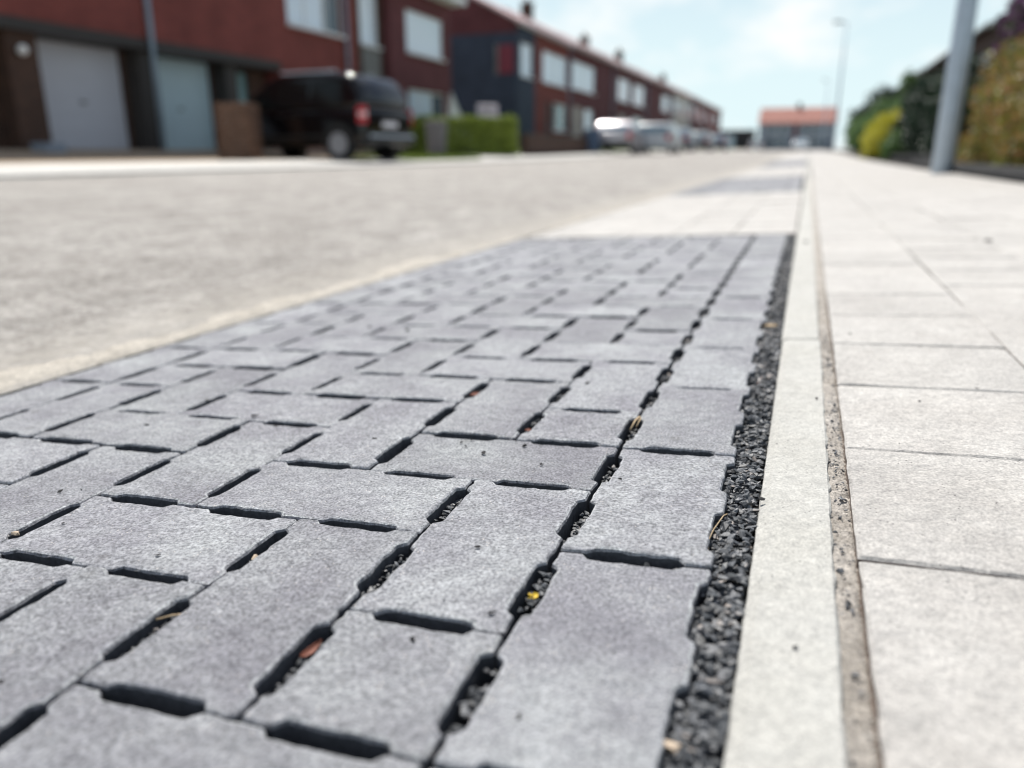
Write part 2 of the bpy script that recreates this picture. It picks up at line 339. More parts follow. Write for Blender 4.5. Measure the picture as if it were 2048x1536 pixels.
# sand washed along the road edge, ragged on the road side
def sand_strip():
    n = 420; ys = np.concatenate([np.linspace(-1.2, 3.2, 330), np.linspace(3.22, 40, 90)]); v = []; f = []
    rr = random.Random(3); ph = [rr.uniform(0, 9) for _ in range(6)]
    for i, y in enumerate(ys):
        w = .105 + .022 * math.sin(y * 3.1 + ph[0]) + .02 * math.sin(y * 9 + ph[1]) + .012 * math.sin(y * 27 + ph[2]) + rr.uniform(-.012, .012) - .07 * min(1, max(0, y - .4) / 2.0)
        xi = -.8795 - .010 * y + sway(y) if y < 2.62 else -.8832
        for k, t in enumerate((0, .06, .5, .9, 1)):
            x = xi - w * t; z = H(x, y) + (-.012, -.001, .004, .003, -.003)[k] + (rr.uniform(-.0012, .0012) if 0 < k < 4 else 0)
            v.append((x, y, z))
    for i in range(len(ys) - 1):
        for k in range(4): a = i * 5 + k; f.append((a, a + 5, a + 6, a + 1))
    o = npmesh('sand_strip', v, f, M_SAND2, smooth=True); tag(o, kind='structure')
sand_strip()

# ------------------------------------------------------------------ pavers
def outline(nx, ny, seed, notch=True):
    """CCW outline of a paver nx by ny modules with the drainage notches in its flanks"""
    r = random.Random(seed); w, h = nx * A, ny * A; j = .0009; pts = []
    def edge(p, q, n, inward):
        P, Q, I = Vector(p), Vector(q), Vector(inward); Ln = (Q - P).length; dirv = (Q - P) / Ln
        prof = [(0, 0)]
        d = .0060
        for k in range(n):
            if notch:
                s0 = (k + .205) * A; s1 = (k + .795) * A
                if n == 2 and k == 0: s1 += .000
                c = .0046
                for s, dd in ((s0 - c * .6, 0), (s0 + c * .5, d * .93), (s0 + c, d)): prof.append((s, dd))
                for t in (.2, .4, .6, .8): prof.append((s0 + c + (s1 - s0 - 2 * c) * t, d))
                for s, dd in ((s1 - c, d), (s1 - c * .5, d * .93), (s1 + c * .6, 0)): prof.append((s, dd))
        out = []
        for (sa, da) in prof:
            jit = r.gauss(0, .00042); out.append(P + dirv * min(max(sa, .0), Ln) + I * (da + jit))
        return out
    c = .0026                                             # small corner cut
    raw = edge((j, j), (w - j, j), nx, (0, 1)) + edge((w - j, j), (w - j, h - j), ny, (-1, 0)) + edge((w - j, h - j), (j, h - j), nx, (0, -1)) + edge((j, h - j), (j, j), ny, (1, 0))
    pts = []
    n = len(raw)
    for i, p in enumerate(raw):
        prevp, nextp = raw[i - 1], raw[(i + 1) % n]
        a = (prevp - p); b = (nextp - p)
        corner = a.length > 1e-6 and b.length > 1e-6 and abs(a.normalized().dot(b.normalized())) < .3 and min(p.x, w - p.x) < .003 and min(p.y, h - p.y) < .003
        if corner:
            pts += [p + a.normalized() * c, p + (a.normalized() + b.normalized()) * c * .28, p + b.normalized() * c]
        else: pts.append(p)
    # refine long runs so that the rim can be uneven
    fine = []
    for i, p in enumerate(pts):
        q = pts[(i + 1) % len(pts)]; m = max(1, int((q - p).length / .0045)); nrm = Vector((-(q - p).y, (q - p).x)).normalized() if (q - p).length > 1e-7 else Vector((0, 0))
        for k in range(m): fine.append(p.lerp(q, k / m) + (nrm * (r.gauss(0, .00030) + (r.uniform(.0004, .0016) if r.random() < .035 else 0)) if k else Vector((0, 0))))
    return fine

def paver_mesh(nx, ny, seed, notch=True, depth=.06):
    pts = outline(nx, ny, seed, notch); n = len(pts); r = random.Random(seed + 99); w, h = nx * A, ny * A
    nor = []
    for i in range(n):
        t = (pts[(i + 1) % n] - pts[i - 1]); t = t.normalized() if t.length > 0 else Vector((1, 0)); nor.append(Vector((-t.y, t.x)))
    ch = [.0019 + r.uniform(-.0005, .0006) for _ in range(n)]
    v = [(p.x - w / 2, p.y - h / 2, -depth) for p in pts]
    v += [(p.x - w / 2, p.y - h / 2, -.0027 + r.uniform(-.0005, .0005)) for p in pts]
    v += [(p.x + q.x * c * .45 - w / 2, p.y + q.y * c * .45 - h / 2, -.0009 + r.uniform(-.0002, .0002)) for p, q, c in zip(pts, nor, ch)]
    v += [(p.x + q.x * c * 1.25 - w / 2, p.y + q.y * c * 1.25 - h / 2, r.uniform(-.00012, .00012)) for p, q, c in zip(pts, nor, ch)]
    f = []
    for k in range(3):
        for i in range(n): i2 = (i + 1) % n; f.append((k * n + i, k * n + i2, (k + 1) * n + i2, (k + 1) * n + i))
    f.append(tuple(3 * n + i for i in range(n)))
    me = bpy.data.meshes.new('paver'); me.from_pydata(v, [], f); me.materials.append(M_PAVER); me.materials.append(M_SIDESHADE)
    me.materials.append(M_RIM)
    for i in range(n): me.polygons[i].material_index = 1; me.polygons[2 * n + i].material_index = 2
    return me

BAY = Matrix.Rotation(-TILT, 4, 'Y') @ Matrix.Rotation(.010, 4, 'Z')
SIDE = Matrix.Rotation(-TILT, 4, 'Y')
Y0, Y1 = -5, 23
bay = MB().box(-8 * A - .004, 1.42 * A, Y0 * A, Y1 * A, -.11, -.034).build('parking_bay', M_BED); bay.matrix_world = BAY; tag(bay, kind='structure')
cells = []
def brick_cells():
    out = []
    for y in range(Y0 - 1, Y1 + 1):
        for x in range(-7, 0):
            k = (x - y) % 4
            if k == 0: out.append((x, y, 2, 1))
            elif k == 3: out.append((x, y, 1, 2))
            elif k == 1 and x == -7: out.append((x, y, 1, 1))
    res = []
    for x, y, w, h in out:
        if x + w > 0: w = 1
        if y < Y0: h -= Y0 - y; y = Y0
        if y + h > Y1: h = Y1 - y
        if h > 0: res.append((x, y, w, h))
    for y in range(Y0, Y1, 2): res.append((0, y, 1, min(2, Y1 - y)))
    for y in range(Y0 - 1, Y1, 2):
        a, b = max(y, Y0), min(y + 2, Y1)
        if b > a: res.append((-8, a, 1, b - a))
    return res
variants = {}
for i in range(7):
    variants.setdefault((1, 2), []).append(paver_mesh(1, 2, 10 + i))
for i in range(3): variants.setdefault((1, 1), []).append(paver_mesh(1, 1, 40 + i))
variants[(2, 1)] = [paver_mesh(2, 1, 60 + i) for i in range(6)]
PAVERS = []
for (x, y, w, h) in brick_cells():
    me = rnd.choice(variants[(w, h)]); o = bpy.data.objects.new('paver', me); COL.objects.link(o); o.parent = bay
    dx = .0018 if x == 0 else (-.0022 if x == -8 else 0)
    o.location = ((x + w / 2) * A + dx + sway((y + h / 2) * A) + rnd.gauss(0, .0004), (y + h / 2) * A + rnd.gauss(0, .0004), rnd.gauss(0, .0006))
    o.rotation_euler = (rnd.gauss(0, .0045), rnd.gauss(0, .0045), rnd.gauss(0, .003) - .0066 * max(0, (y + h / 2) * A) + (math.pi if rnd.random() < .5 else 0))
    PAVERS.append((x, y, w, h))

# ------------------------------------------------------------------ gravel: slate chips in the margin and in the slots
def ico(seed, flat):
    r = random.Random(seed * 13 + 5); w = r.uniform(.55, .85); bm = bmesh.new()
    for _ in range(11):
        d = Vector((r.gauss(0, 1), r.gauss(0, 1), r.gauss(0, 1))).normalized() * r.uniform(.8, 1.15); bm.verts.new((d.x * 1.15, d.y * w * 1.15, d.z * flat))
    bmesh.ops.convex_hull(bm, input=bm.verts); bmesh.ops.delete(bm, geom=[q for q in bm.verts if not q.link_faces], context='VERTS'); bmesh.ops.triangulate(bm, faces=bm.faces)
    bmesh.ops.recalc_face_normals(bm, faces=bm.faces); bm.verts.ensure_lookup_table(); bm.verts.index_update()
    v = np.array([vv.co[:] for vv in bm.verts]); f = np.array([[q.index for q in ff.verts] for ff in bm.faces]); bm.free(); return v, f
STONES = [ico(s, fl) for s, fl in ((1, .45), (2, .32), (3, .5), (4, .28), (5, .6), (6, .4), (7, .35), (8, .4), (9, .5), (10, .3))]
def scatter(P, S, up_sd=.30):
    V = []; F = []; b = 0
    for p, s in zip(P, S):
        v, f = STONES[rng.integers(len(STONES))]
        q = Matrix.Rotation(rng.uniform(0, 6.28), 3, 'Z') @ Matrix.Rotation(rng.normal(0, up_sd), 3, 'X') @ Matrix.Rotation(rng.normal(0, up_sd), 3, 'Y')
        V.append(v @ np.array(q).T * s + p); F.append(f + b); b += len(v)
    return np.vstack(V), np.vstack(F)
def kerb_left(y): return .1335 - .0 * y          # street frame
# margin strip: bay frame x from the paver flank to the kerb
P = []; S = []
for layer, (cnt, zz) in enumerate(((5200, -.0150), (5600, -.0098), (2600, -.0055))):
    for _ in range(cnt):
        y = rng.uniform(-.40, 2.535) if rng.random() < .6 else rng.uniform(-.4, 1.0)
        xk = .1335 + .010 * y                                # kerb edge seen in the bay frame
        x0 = .104 + sway(y); x = rng.uniform(x0, xk - .001)
        s = rng.uniform(.0022, .0042) if rng.random() < .7 else rng.uniform(.0040, .0060)
        edge = min(1, (x - x0) / .012)
        P.append((x, y, zz - .004 * (1 - edge) + rng.uniform(-.002, .002))); S.append(s)
# slots between pavers
def slots():
    out = []
    for (x, y, w, h) in PAVERS:
        for k in range(w): out += [((x + k + .5) * A, y * A, .03, .005, 'h')]
        for k in range(h): out += [(x * A, (y + k + .5) * A, .005, .03, 'v'), ((x + w) * A, (y + k + .5) * A, .005, .03, 'v')]
    return out
seen = set()
for (cx, cy, hx, hy, kd) in slots():
    key = (round(cx, 3), round(cy, 3), kd)
    if key in seen or cx > .09 or cx < -8 * A + .02: continue
    seen.add(key)
    near = cx > -.02 or (cx > -.13 and kd == 'v')
    lvl = rng.uniform(-.0120, -.0075) if near else (rng.uniform(-.0165, -.0085) if cx > -.36 and kd == 'v' else rng.uniform(-.023, -.012))
    if cx > -.001: cx += .002
    cx += sway(cy)
    dens = 44 if cy < 1.3 else 14
    for _ in range(dens):
        x = cx + rng.uniform(-hx, hx); y = cy + rng.uniform(-hy, hy)
        P.append((x, y, lvl + rng.uniform(-.003, .0015))); S.append(rng.uniform(.0013, .0032) if rng.random() < .7 else rng.uniform(.0032, .0046))
v, f = scatter(P, S)
gr = npmesh('gravel', v, f, M_GRAVEL); gr.matrix_world = BAY
tag(gr, 'black slate gravel in the narrow strip and paver gaps beside the white kerb', 'gravel', kind='stuff')

# ------------------------------------------------------------------ kerb, sand joint, sidewalk slabs, driveway crossing
KX0, KX1 = .1335, .1875
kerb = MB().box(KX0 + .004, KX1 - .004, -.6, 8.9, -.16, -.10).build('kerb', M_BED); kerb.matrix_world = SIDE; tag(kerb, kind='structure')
def kerb_mesh(Ln, seed):
    r = random.Random(seed); n = max(8, int(Ln / .012)); prof = [(KX0, -.09), (KX0, -.0062), (KX0 + .0010, -.0036), (KX0 + .0078, .0), (KX1 - .0016, .0002), (KX1, -.0018), (KX1, -.09)]
    v = []; f = []
    for i in range(n + 1):
        y = Ln * i / n; e = 0.0; endz = -.0009 if i in (0, n) else 0
        for k, (x, z) in enumerate(prof):
            jx = r.gauss(0, .00022) if 0 < k < 6 else 0
            if k in (5, 6): jx += r.gauss(0, .00055)
            v.append((x + jx, y, z + (endz if 1 < k < 6 else 0) + (r.gauss(0, .00010) if 1 < k < 6 else 0)))
    m = len(prof)
    for i in range(n):
        for k in range(m - 1): a = i * m + k; f.append((a, a + m, a + m + 1, a + 1))
    f.append(tuple(range(m))); f.append(tuple(n * m + k for k in range(m - 1, -1, -1)))
    me = bpy.data.meshes.new('kerb_stone'); me.from_pydata(v, [], f)
    bm = bmesh.new(); bm.from_mesh(me); bmesh.ops.recalc_face_normals(bm, faces=bm.faces); bm.to_mesh(me); bm.free(); return me
kms = [kerb_mesh(.9990, s) for s in (1, 2, 3)]
for i in range(10):
    o = link('kerb_stone', kms[i % 3], M_KERB, kerb); o.location = (rnd.gauss(0, .0006), -1.155 + i * 1.0, rnd.gauss(0, .0004))
mb = MB()
def slopebox(mb, x0, x1, ya, yb, th=.08, top=0.0):
    pts = [(x0, ya), (x1, ya), (x1, yb), (x0, yb)]
    mb.add([(x, y, H(x, y) + top - th) for x, y in pts] + [(x, y, H(x, y) + top) for x, y in pts], [(3, 2, 1, 0), (4, 5, 6, 7), (0, 1, 5, 4), (1, 2, 6, 5), (2, 3, 7, 6), (3, 0, 4, 7)])
for i in range(128): slopebox(mb, KX0, KX1, 8.846 + i, 8.846 + i + .995)
o = mb.build('kerb', M_KERB); tag(o, kind='structure')

# sand joint between kerb and slabs
def sand_joint():
    xs = np.linspace(KX1 - .003, .2045, 9); ys = np.concatenate([np.arange(-.4, 1.4, .0022), np.arange(1.4, 9, .03)]); v = []; f = []
    zz = rng.normal(0, .0007, (len(ys), len(xs))); wob = np.cumsum(rng.normal(0, .00035, len(ys))); wob -= np.linspace(wob[0], wob[-1], len(ys)); wob = np.clip(wob, -.0025, .0025)
    for i, y in enumerate(ys):
        for k, x in enumerate(xs):
            t = k / 8; z = -.0026 - .0030 * t + zz[i, k] + wob[i] * .6; v.append((x, y, z if 0 < k < 8 else z - .002))
    n = len(xs)
    for i in range(len(ys) - 1):
        for k in range(n - 1): a = i * n + k; f.append((a, a + 1, a + n + 1, a + n))
    o = npmesh('joint_sand', v, f, M_SAND, smooth=True); o.matrix_world = SIDE
    return tag(o, 'beige sand joint with dark grit between the white kerb and the slabs', 'sand', kind='stuff')
sand_joint()
P = []; S = []
for _ in range(1250):
    y = rng.uniform(-.3, 2.6) if rng.random() < .6 else rng.uniform(.15, .9)
    cl = .5 + .5 * math.sin(y * 23) * math.sin(y * 7 + 1)
    if rng.random() > .25 + .75 * cl: continue
    P.append((rng.uniform(KX1 + .001, .2015), y, -.0042 + rng.uniform(-.001, .0009))); S.append(abs(rng.normal(.0007, .0006)) + .0003)
for y, s in ((.745, .0035), (.73, .003), (.70, .0032), (.60, .003), (.52, .0035), (.498, .003), (.49, .0026), (.26, .0028), (.22, .0026), (.135, .003), (.09, .0028), (.085, .0022), (.02, .003)):
    P.append((rng.uniform(KX1 + .004, .199), y, -.0038)); S.append(s)
v, f = scatter(P, S); o = npmesh('joint_grit', v, f, M_GRAVEL); o.matrix_world = SIDE
tag(o, 'black grit scattered in the sandy joint behind the white kerb', 'grit', kind='stuff')

P = []; S = []                                             # sandy grains swept over pavers, kerb and slabs
for _ in range(2600):
    y = rng.uniform(-.3, 1.6); x = rng.uniform(-.87, .7); zz = .0002 if abs(x) > 0 else 0
    if .100 < x < .1335 or KX1 - .001 < x < .2045: continue
    P.append((x, y, zz)); S.append(abs(rng.normal(0, .00028)) + .00022)
v, f = scatter(P, S); o = npmesh('loose_grit', v, f, M_GRAVEL); o.matrix_world = SIDE
tag(o, 'fine dark and pale grit strewn over pavers, kerb and slabs', 'grit', kind='stuff')

# sidewalk slabs
TX0, TP, TY = .203, .2195, .148
def slab_mesh(w, h, seed):
    r = random.Random(seed); b = .0022; n = 14
    def ring(ins, z, jit):
        p = []
        for (x0, y0, x1, y1) in ((0, 0, w, 0), (w, 0, w, h), (w, h, 0, h), (0, h, 0, 0)):
            for k in range(n):
                t = k / n; p.append((x0 + (x1 - x0) * t, y0 + (y1 - y0) * t))
        return [(min(max(x, ins), w - ins) - w / 2 + r.gauss(0, jit), min(max(y, ins), h - ins) - h / 2 + r.gauss(0, jit), z + r.gauss(0, jit * .4)) for x, y in p]
    v = ring(.0010, -.05, 0) + ring(.0010, -.0020, .00025) + ring(.0010 + b, 0, .0003); m = 4 * n; f = []
    for k in range(2):
        for i in range(m): i2 = (i + 1) % m; f.append((k * m + i, k * m + i2, (k + 1) * m + i2, (k + 1) * m + i))
    f.append(tuple(2 * m + i for i in range(m)))
    me = bpy.data.meshes.new('paving_slab'); me.from_pydata(v, [], f); me.materials.append(M_SLAB); me.materials.append(M_DIRT)
    for i in range(m): me.polygons[i].material_index = 1
    return me
smesh = [slab_mesh(TP, TP * 1.008, s) for s in range(5)]
sidewalk = MB().box(TX0 - .002, 1.515, -.6, 5.3, -.16, -.0075).build('sidewalk', M_DIRT); sidewalk.matrix_world = SIDE; tag(sidewalk, kind='structure')
PY = TP * 1.008 + .0006
for c in range(6):
    for r_ in range(-3, 24):
        y = TY + (r_ + (.5 if c % 2 else 0)) * PY
        if y < -.25 + c * .16 - .25: continue
        o = bpy.data.objects.new('paving_slab', rnd.choice(smesh)); COL.objects.link(o); o.parent = sidewalk
        o.location = (TX0 + (c + .5) * (TP + .0004) + rnd.gauss(0, .0004), y + PY / 2 + rnd.gauss(0, .0004), .0006 + rnd.gauss(0, .0006))
        o.rotation_euler = (rnd.gauss(0, .003), rnd.gauss(0, .003), rnd.gauss(0, .0012) + rnd.choice((0, math.pi)))
mb = MB()
y = 5.32
while y < 60:
    st = PY if y < 14 else PY * 4
    for c in range(6): slopebox(mb, TX0 + c * TP + .001, TX0 + (c + 1) * TP - .002, y, y + st - .003, .06)
    y += st
slopebox(mb, TX0, 1.515, y, 138.9, .06)
o = mb.build('sidewalk', M_SLAB); tag(o, kind='structure')

crossing = MB().box(-.884, .1325, 2.545, 5.86, -.16, -.008).build('driveway_crossing', M_DIRT); crossing.matrix_world = SIDE; tag(crossing, kind='structure')
xs = [.130, -.0895, -.309, -.5285, -.748, -.880]
cm2 = [slab_mesh(.132, TP, 31), slab_mesh(.132, TP, 32)]
r0 = 2.553
for j in range(15):
    for i in range(5):
        w = xs[i] - xs[i + 1]; o = bpy.data.objects.new('paving_slab', rnd.choice(smesh) if i < 4 else rnd.choice(cm2)); COL.objects.link(o); o.parent = crossing
        o.location = ((xs[i] + xs[i + 1]) / 2, r0 + (j + .5) * PY, rnd.gauss(0, .0007)); o.rotation_euler = (rnd.gauss(0, .002), rnd.gauss(0, .002), rnd.choice((0, math.pi)))
# further bays: fields of small pavers, joined, then crossings
def far_bay(ya, yb):
    base = MB(); slopebox(base, -.885, .131, ya, yb, .12, -.012); b = base.build('parking_bay', M_BED); tag(b, kind='structure')
    mb = MB(); n = int((yb - ya) / A)
    for yy in range(n):
        for x in range(-8, 1):
            k = (x - yy) % 4
            if -8 < x < 0:
                if k == 0: w, h = (2 if x < -1 else 1), 1
                elif k == 3: w, h = 1, 2
                else: continue
            else:
                if yy % 2: continue
                w, h = 1, 2
            if yy + h > n: continue
            slopebox(mb, x * A + .004, (x + w) * A - .004, ya + yy * A + .004, ya + (yy + h) * A - .004, .03)
    o = mb.build('paver_field', M_PAVER, b); o['kind'] = 'stuff'
far_bay(5.87, 10.45); far_bay(17.0, 27.0)
for ya, yb in ((10.46, 16.99), (27.01, 138.9)):
    mb = MB(); y = ya
    while y < yb - .01:
        st = min(PY if y < 17 else 4.0, yb - y)
        for i in range(5): slopebox(mb, xs[i + 1] + .002, xs[i] - .002, y, y + st - .003, .08)
        y += st
    o = mb.build('driveway_crossing', M_SLAB); tag(o, kind='structure')

# ------------------------------------------------------------------ loose chips and litter
stone_me = []
for k, (v, f) in enumerate(STONES):
    me = bpy.data.meshes.new('stone_chip'); me.from_pydata([tuple(p) for p in v], [], [tuple(int(i) for i in q) for q in f]); stone_me.append(me)
def chip(frame, x, y, s, mat, name, label, cat='stone', group=None, z=0.0):
    me = rnd.choice(stone_me).copy(); me.materials.clear(); me.materials.append(mat)
    o = bpy.data.objects.new(name, me); COL.objects.link(o)
    o.matrix_world = frame @ Matrix.Translation((x, y, z + s * .33)) @ Matrix.Rotation(rnd.uniform(0, 6.28), 4, 'Z') @ Matrix.Rotation(rnd.gauss(0, .2), 4, 'X') @ Matrix.Scale(s, 4)
    return tag(o, label, cat, group)
CHIPS = [(-.1245, .2817, .003), (-.0915, .3102, .002), (-.0602, .2658, .0017), (-.1593, .3066, .0016), (-.15, .298, .0015), (-.1509, .316, .0017), (-.0564, .0972, .0018), (.0187, .2478, .0013), (-.0865, .5446, .003), (-.015, .0183, .002), (-.551, .2847, .0032), (-.4946, .3069, .0018), (-.442, .3418, .0036), (-.3904, .3127, .0022), (-.2563, .2975, .003), (-.4785, .1039, .0024), (-.4147, .0514, .0014), (-.2893, .0256, .002), (-.05, -.0219, .0022), (.0338, -.0689, .0019), (-.2618, -.1237, .0018), (-.4876, .8298, .004), (-.576, .8518, .003)]
CHIPLAB = ['largest black chip of the loose cluster on the crosswise paver', 'black chip on the crosswise paver below the half paver', 'black chip nearest the border gap on the crosswise paver', 'left one of three tiny chips on the crosswise paver',
    'lowest of three tiny chips on the crosswise paver', 'top one of three tiny chips at the upper rim of the crosswise paver', 'black chip in the middle of the lengthwise paver left of the yellow flower', 'tiny dark speck of stone on the sharp border paver',
    'black chip on the lengthwise paver above the half paver with twigs beside it', 'tiny chip at the lower right corner of the paver beside the yellow flower', 'black chip in the middle of the crosswise paver at the left', 'tiny chip near the right end of the crosswise paver at the left',
    'larger black chip standing on the corner where three left pavers meet', 'chip on the lengthwise paver just below that three paver corner', 'black chip in the middle of the paver left of the cluster of chips', 'flat black chip on the long paver at the left margin',
    'tiny chip at the left end of the long crosswise paver in sharp focus', 'black chip low on the long crosswise paver in sharp focus', 'black chip on the near half paver below the brown curled leaf gap', 'blurred chip on the nearest border paver', 'blurred chip at the left margin on the nearest pavers',
    'grey chip far back on a paver in the middle of the bay', 'grey chip farthest back at the road side of the bay']
for (x, y, s), lab in zip(CHIPS, CHIPLAB):
    chip(BAY, x, y, s * 1.3, M_CHIP, 'stone_chip', lab, 'stone', 'black stone chips scattered on the grey pavers')
SIDECHIPS = [(.1362, .2323, .0032, 'black stone chip perched on the gravel side rim of the white kerb'), (.165, .0311, .0020, 'tiny black chip alone in the middle of the white kerb near its close end'),
    (.2857, .538, .0026, 'dark chip lying in the middle of the second pale slab beyond the sandy joint'), (.352, .6001, .0024, 'dark chip lying in the cross joint between two pale slabs'),
    (.2303, .8777, .0040, 'grey chip on the pale slab just past the nearest kerb joint'), (.2217, .724, .0025, 'small chip on the pale slab level with the wood bit in the gravel'),
    (.180, .5278, .0022, 'small chip on the slab side rim of the white kerb'), (.1637, 2.2381, .0080, 'larger dark chip on the white kerb near the far end of the paver bay'), (.6503, 2.1914, .0100, 'dark chip far out on the pale sidewalk in its third row')]
for (x, y, s, lab) in SIDECHIPS: chip(SIDE, x, y, s, M_CHIP, 'stone_chip', lab, 'stone', 'black stone chips scattered on the white kerb and slabs')
for (x, y, z, s, m, lab) in ((.1075, -.0618, -.0075, .0062, 'b', 'beige round pebble among the black gravel at the close end of the strip'), (-.4425, .0293, -.003, .0048, 'b', 'beige pebble wedged in the gap at the left margin of the paver bay'),
    (-.2148, .0453, -.0035, .0050, 'b', 'beige pebble wedged at the lit rim of a gap between two long pavers'), (-.5574, .3943, -.003, .0048, 'g', 'pale grey pebble in a gap near the road side of the paver bay'), (-.3215, .3609, -.003, .0045, 'g', 'pale grey pebble in a gap between pavers beside a black chip'),
    (-.2656, -.027, 0, .0016, 'b', 'tiny beige grain lying on top of a near paver')):
    chip(BAY, x, y, s, {'b': M_BEIGE, 'g': M_CHIPG}[m], 'pebble', lab, 'pebble', 'pale pebbles in the paver gaps', z)
def curl(frame, x, y, z, ln, w, rz, mat, name, label, cat, bend=.35, pitch=.15):
    mb = MB(); n = 6
    for i in range(n + 1):
        t = i / n - .5; wd = w * (1 - (2 * t) ** 2 * .85) / 2; zz = bend * ln * (t * t); mb.v += [(t * ln, -wd, zz + w * .18), (t * ln, 0, zz), (t * ln, wd, zz + w * .18)]
    for i in range(n):
        for k in (0, 1): a = 3 * i + k; mb.f.append((a, a + 3, a + 4, a + 1))
    o = mb.build(name, mat, recalc=False); m = o.modifiers.new('thick', 'SOLIDIFY'); m.thickness = w * .08
    o.matrix_world = frame @ Matrix.Translation((x, y, z)) @ Matrix.Rotation(rz, 4, 'Z') @ Matrix.Rotation(pitch, 4, 'X'); return tag(o, label, cat)
def straw(frame, pts, r, name, label, cat, mat=M_TWIG):
    o = MB().tube(pts, r, 6).build(name, mat, smooth=True); o.matrix_world = frame; return tag(o, label, cat)
curl(BAY, .1225, .9407, -.002, .022, .011, .2, M_TWIG, 'wood_chip', 'beige flat wood chip lying on the black gravel strip', 'wood chip', .1)
for k, (dx, dy, rz) in enumerate(((0, 0, .3), (.0022, .0016, 1.4), (-.0018, .002, 2.4), (.0005, .0036, .9))):
    if k == 0: FL = empty('flower_head', label='small yellow flower head fallen in the gap by the kerb side pavers', category='flower'); FL.matrix_world = BAY @ Matrix.Translation((.0034, .0436, -.0022))
    pb = MB(); pb.add([(-.003, 0, 0), (0, -.0014, .001), (.003, 0, .0016), (0, .0014, .001)], [(0, 1, 2, 3)]); po = pb.build('petal', M_YELLOW, FL, recalc=False); po.location = (dx, dy, .0004 * k); po.rotation_euler = (.4 * (k - 1), .3, rz); mm = po.modifiers.new('thick', 'SOLIDIFY'); mm.thickness = .0006
curl(BAY, -.1120, -.039, -.0075, .019, .0048, 1.42, M_LEAFDRY, 'dry_leaf', 'reddish brown curled leaf in the gap beside a half paver', 'leaf', .5, .5)
curl(BAY, -.2170, .4834, -.003, .016, .007, 1.2, M_LEAFDRY, 'dry_leaf', 'flat brown leaf scrap in a gap between two crossing pavers', 'leaf', .2, .3)
curl(BAY, -.1082, .3699, -.0045, .008, .005, .8, M_LEAFDRY, 'dry_leaf', 'tiny orange brown leaf scrap beside the half paver', 'leaf', .3, .3)
straw(BAY, [(-.001, .392, -.004), (.0012, .408, .001), (.0022, .428, -.001)], .0011, 'twig', 'pale split twig standing in the gap along the border pavers', 'twig')
straw(BAY, [(.0035, .402, -.004), (.0050, .415, .0), (.0050, .432, -.002)], .0008, 'twig', 'thinner pale twig beside the split twig in the border gap', 'twig')
straw(BAY, [(.1035, .150, -.004), (.1065, .170, -.001), (.1115, .196, -.001), (.1135, .206, -.004)], .00045, 'grass_stalk', 'thin dry grass stalk arching over the black gravel strip', 'stalk')
straw(BAY, [(.1055, .140, -.006), (.1045, .155, -.002), (.1050, .164, -.004)], .0004, 'grass_stalk', 'short dry stalk against the notch of a border paver', 'stalk')
straw(BAY, [(-.229, -.044, -.003), (-.2187, -.0362, -.002), (-.214, -.030, -.004)], .0006, 'twig', 'thin tan twig in the gap between two long near pavers', 'twig', M_TWIG)
straw(BAY, [(.118, .60, -.006), (.121, .62, -.004), (.124, .628, -.006)], .0008, 'twig', 'short reddish twig on the black gravel strip', 'twig', M_LEAFDRY)

# ------------------------------------------------------------------ houses on the left
def facade(name, mat, parent, y0, y1, z0, z1, holes, depth=.14, x=0.0):
    """wall plane facing +x with real openings and their reveals, in local coordinates"""
    ys = sorted(set([y0, y1] + [a for h in holes for a in h[:2]])); zs = sorted(set([z0, z1] + [a for h in holes for a in h[2:4]])); mb = MB()
    for i in range(len(ys) - 1):
        for k in range(len(zs) - 1):
            cy, cz = (ys[i] + ys[i + 1]) / 2, (zs[k] + zs[k + 1]) / 2
            if any(h[0] < cy < h[1] and h[2] < cz < h[3] for h in holes): continue
            mb.quad((x, ys[i], zs[k]), (x, ys[i + 1], zs[k]), (x, ys[i + 1], zs[k + 1]), (x, ys[i], zs[k + 1]))
    for a, b, c, d in [h[:4] for h in holes]:
        e = x - depth
        mb.quad((x, a, c), (e, a, c), (e, a, d), (x, a, d)); mb.quad((x, b, c), (x, b, d), (e, b, d), (e, b, c))
        mb.quad((x, a, c), (x, b, c), (e, b, c), (e, a, c)); mb.quad((x, a, d), (e, a, d), (e, b, d), (x, b, d))
        mb.quad((e - .05, a - .03, c - .03), (e - .05, b + .03, c - .03), (e - .05, b + .03, d + .03), (e - .05, a - .03, d + .03))
    return mb.build(name, mat, parent, recalc=False)

def window(parent, x, y0, y1, z0, z1, mull=1, pane=None, frame=None, name='window', trans=False, sill=True):
    """frame with mullions (part) holding its panes (sub-parts); x is the face of the frame"""
    t = .06; mb = MB()
    mb.box(x - .06, x, y0, y1, z0, z0 + t); mb.box(x - .06, x, y0, y1, z1 - t, z1); mb.box(x - .06, x, y0, y0 + t, z0 + t, z1 - t); mb.box(x - .06, x, y1 - t, y1, z0 + t, z1 - t)
    w = (y1 - y0 - t) / mull
    for k in range(1, mull): mb.box(x - .055, x - .002, y0 + t / 2 + k * w - .03, y0 + t / 2 + k * w + .03, z0 + t, z1 - t)
    if sill: mb.box(x + .001, x + .17, y0 - .04, y1 + .04, z0 - .06, z0 - .002)
    o = mb.build(name, frame or M_WHITE, parent)
    for k in range(mull):
        pb = MB().box(x - .035, x - .025, y0 + t / 2 + k * w + .03, y0 + t / 2 + (k + 1) * w - .03, z0 + t, z1 - t)
        pb.build('pane', (pane[k % len(pane)] if isinstance(pane, (list, tuple)) else pane) or M_PANE, o)
    return o

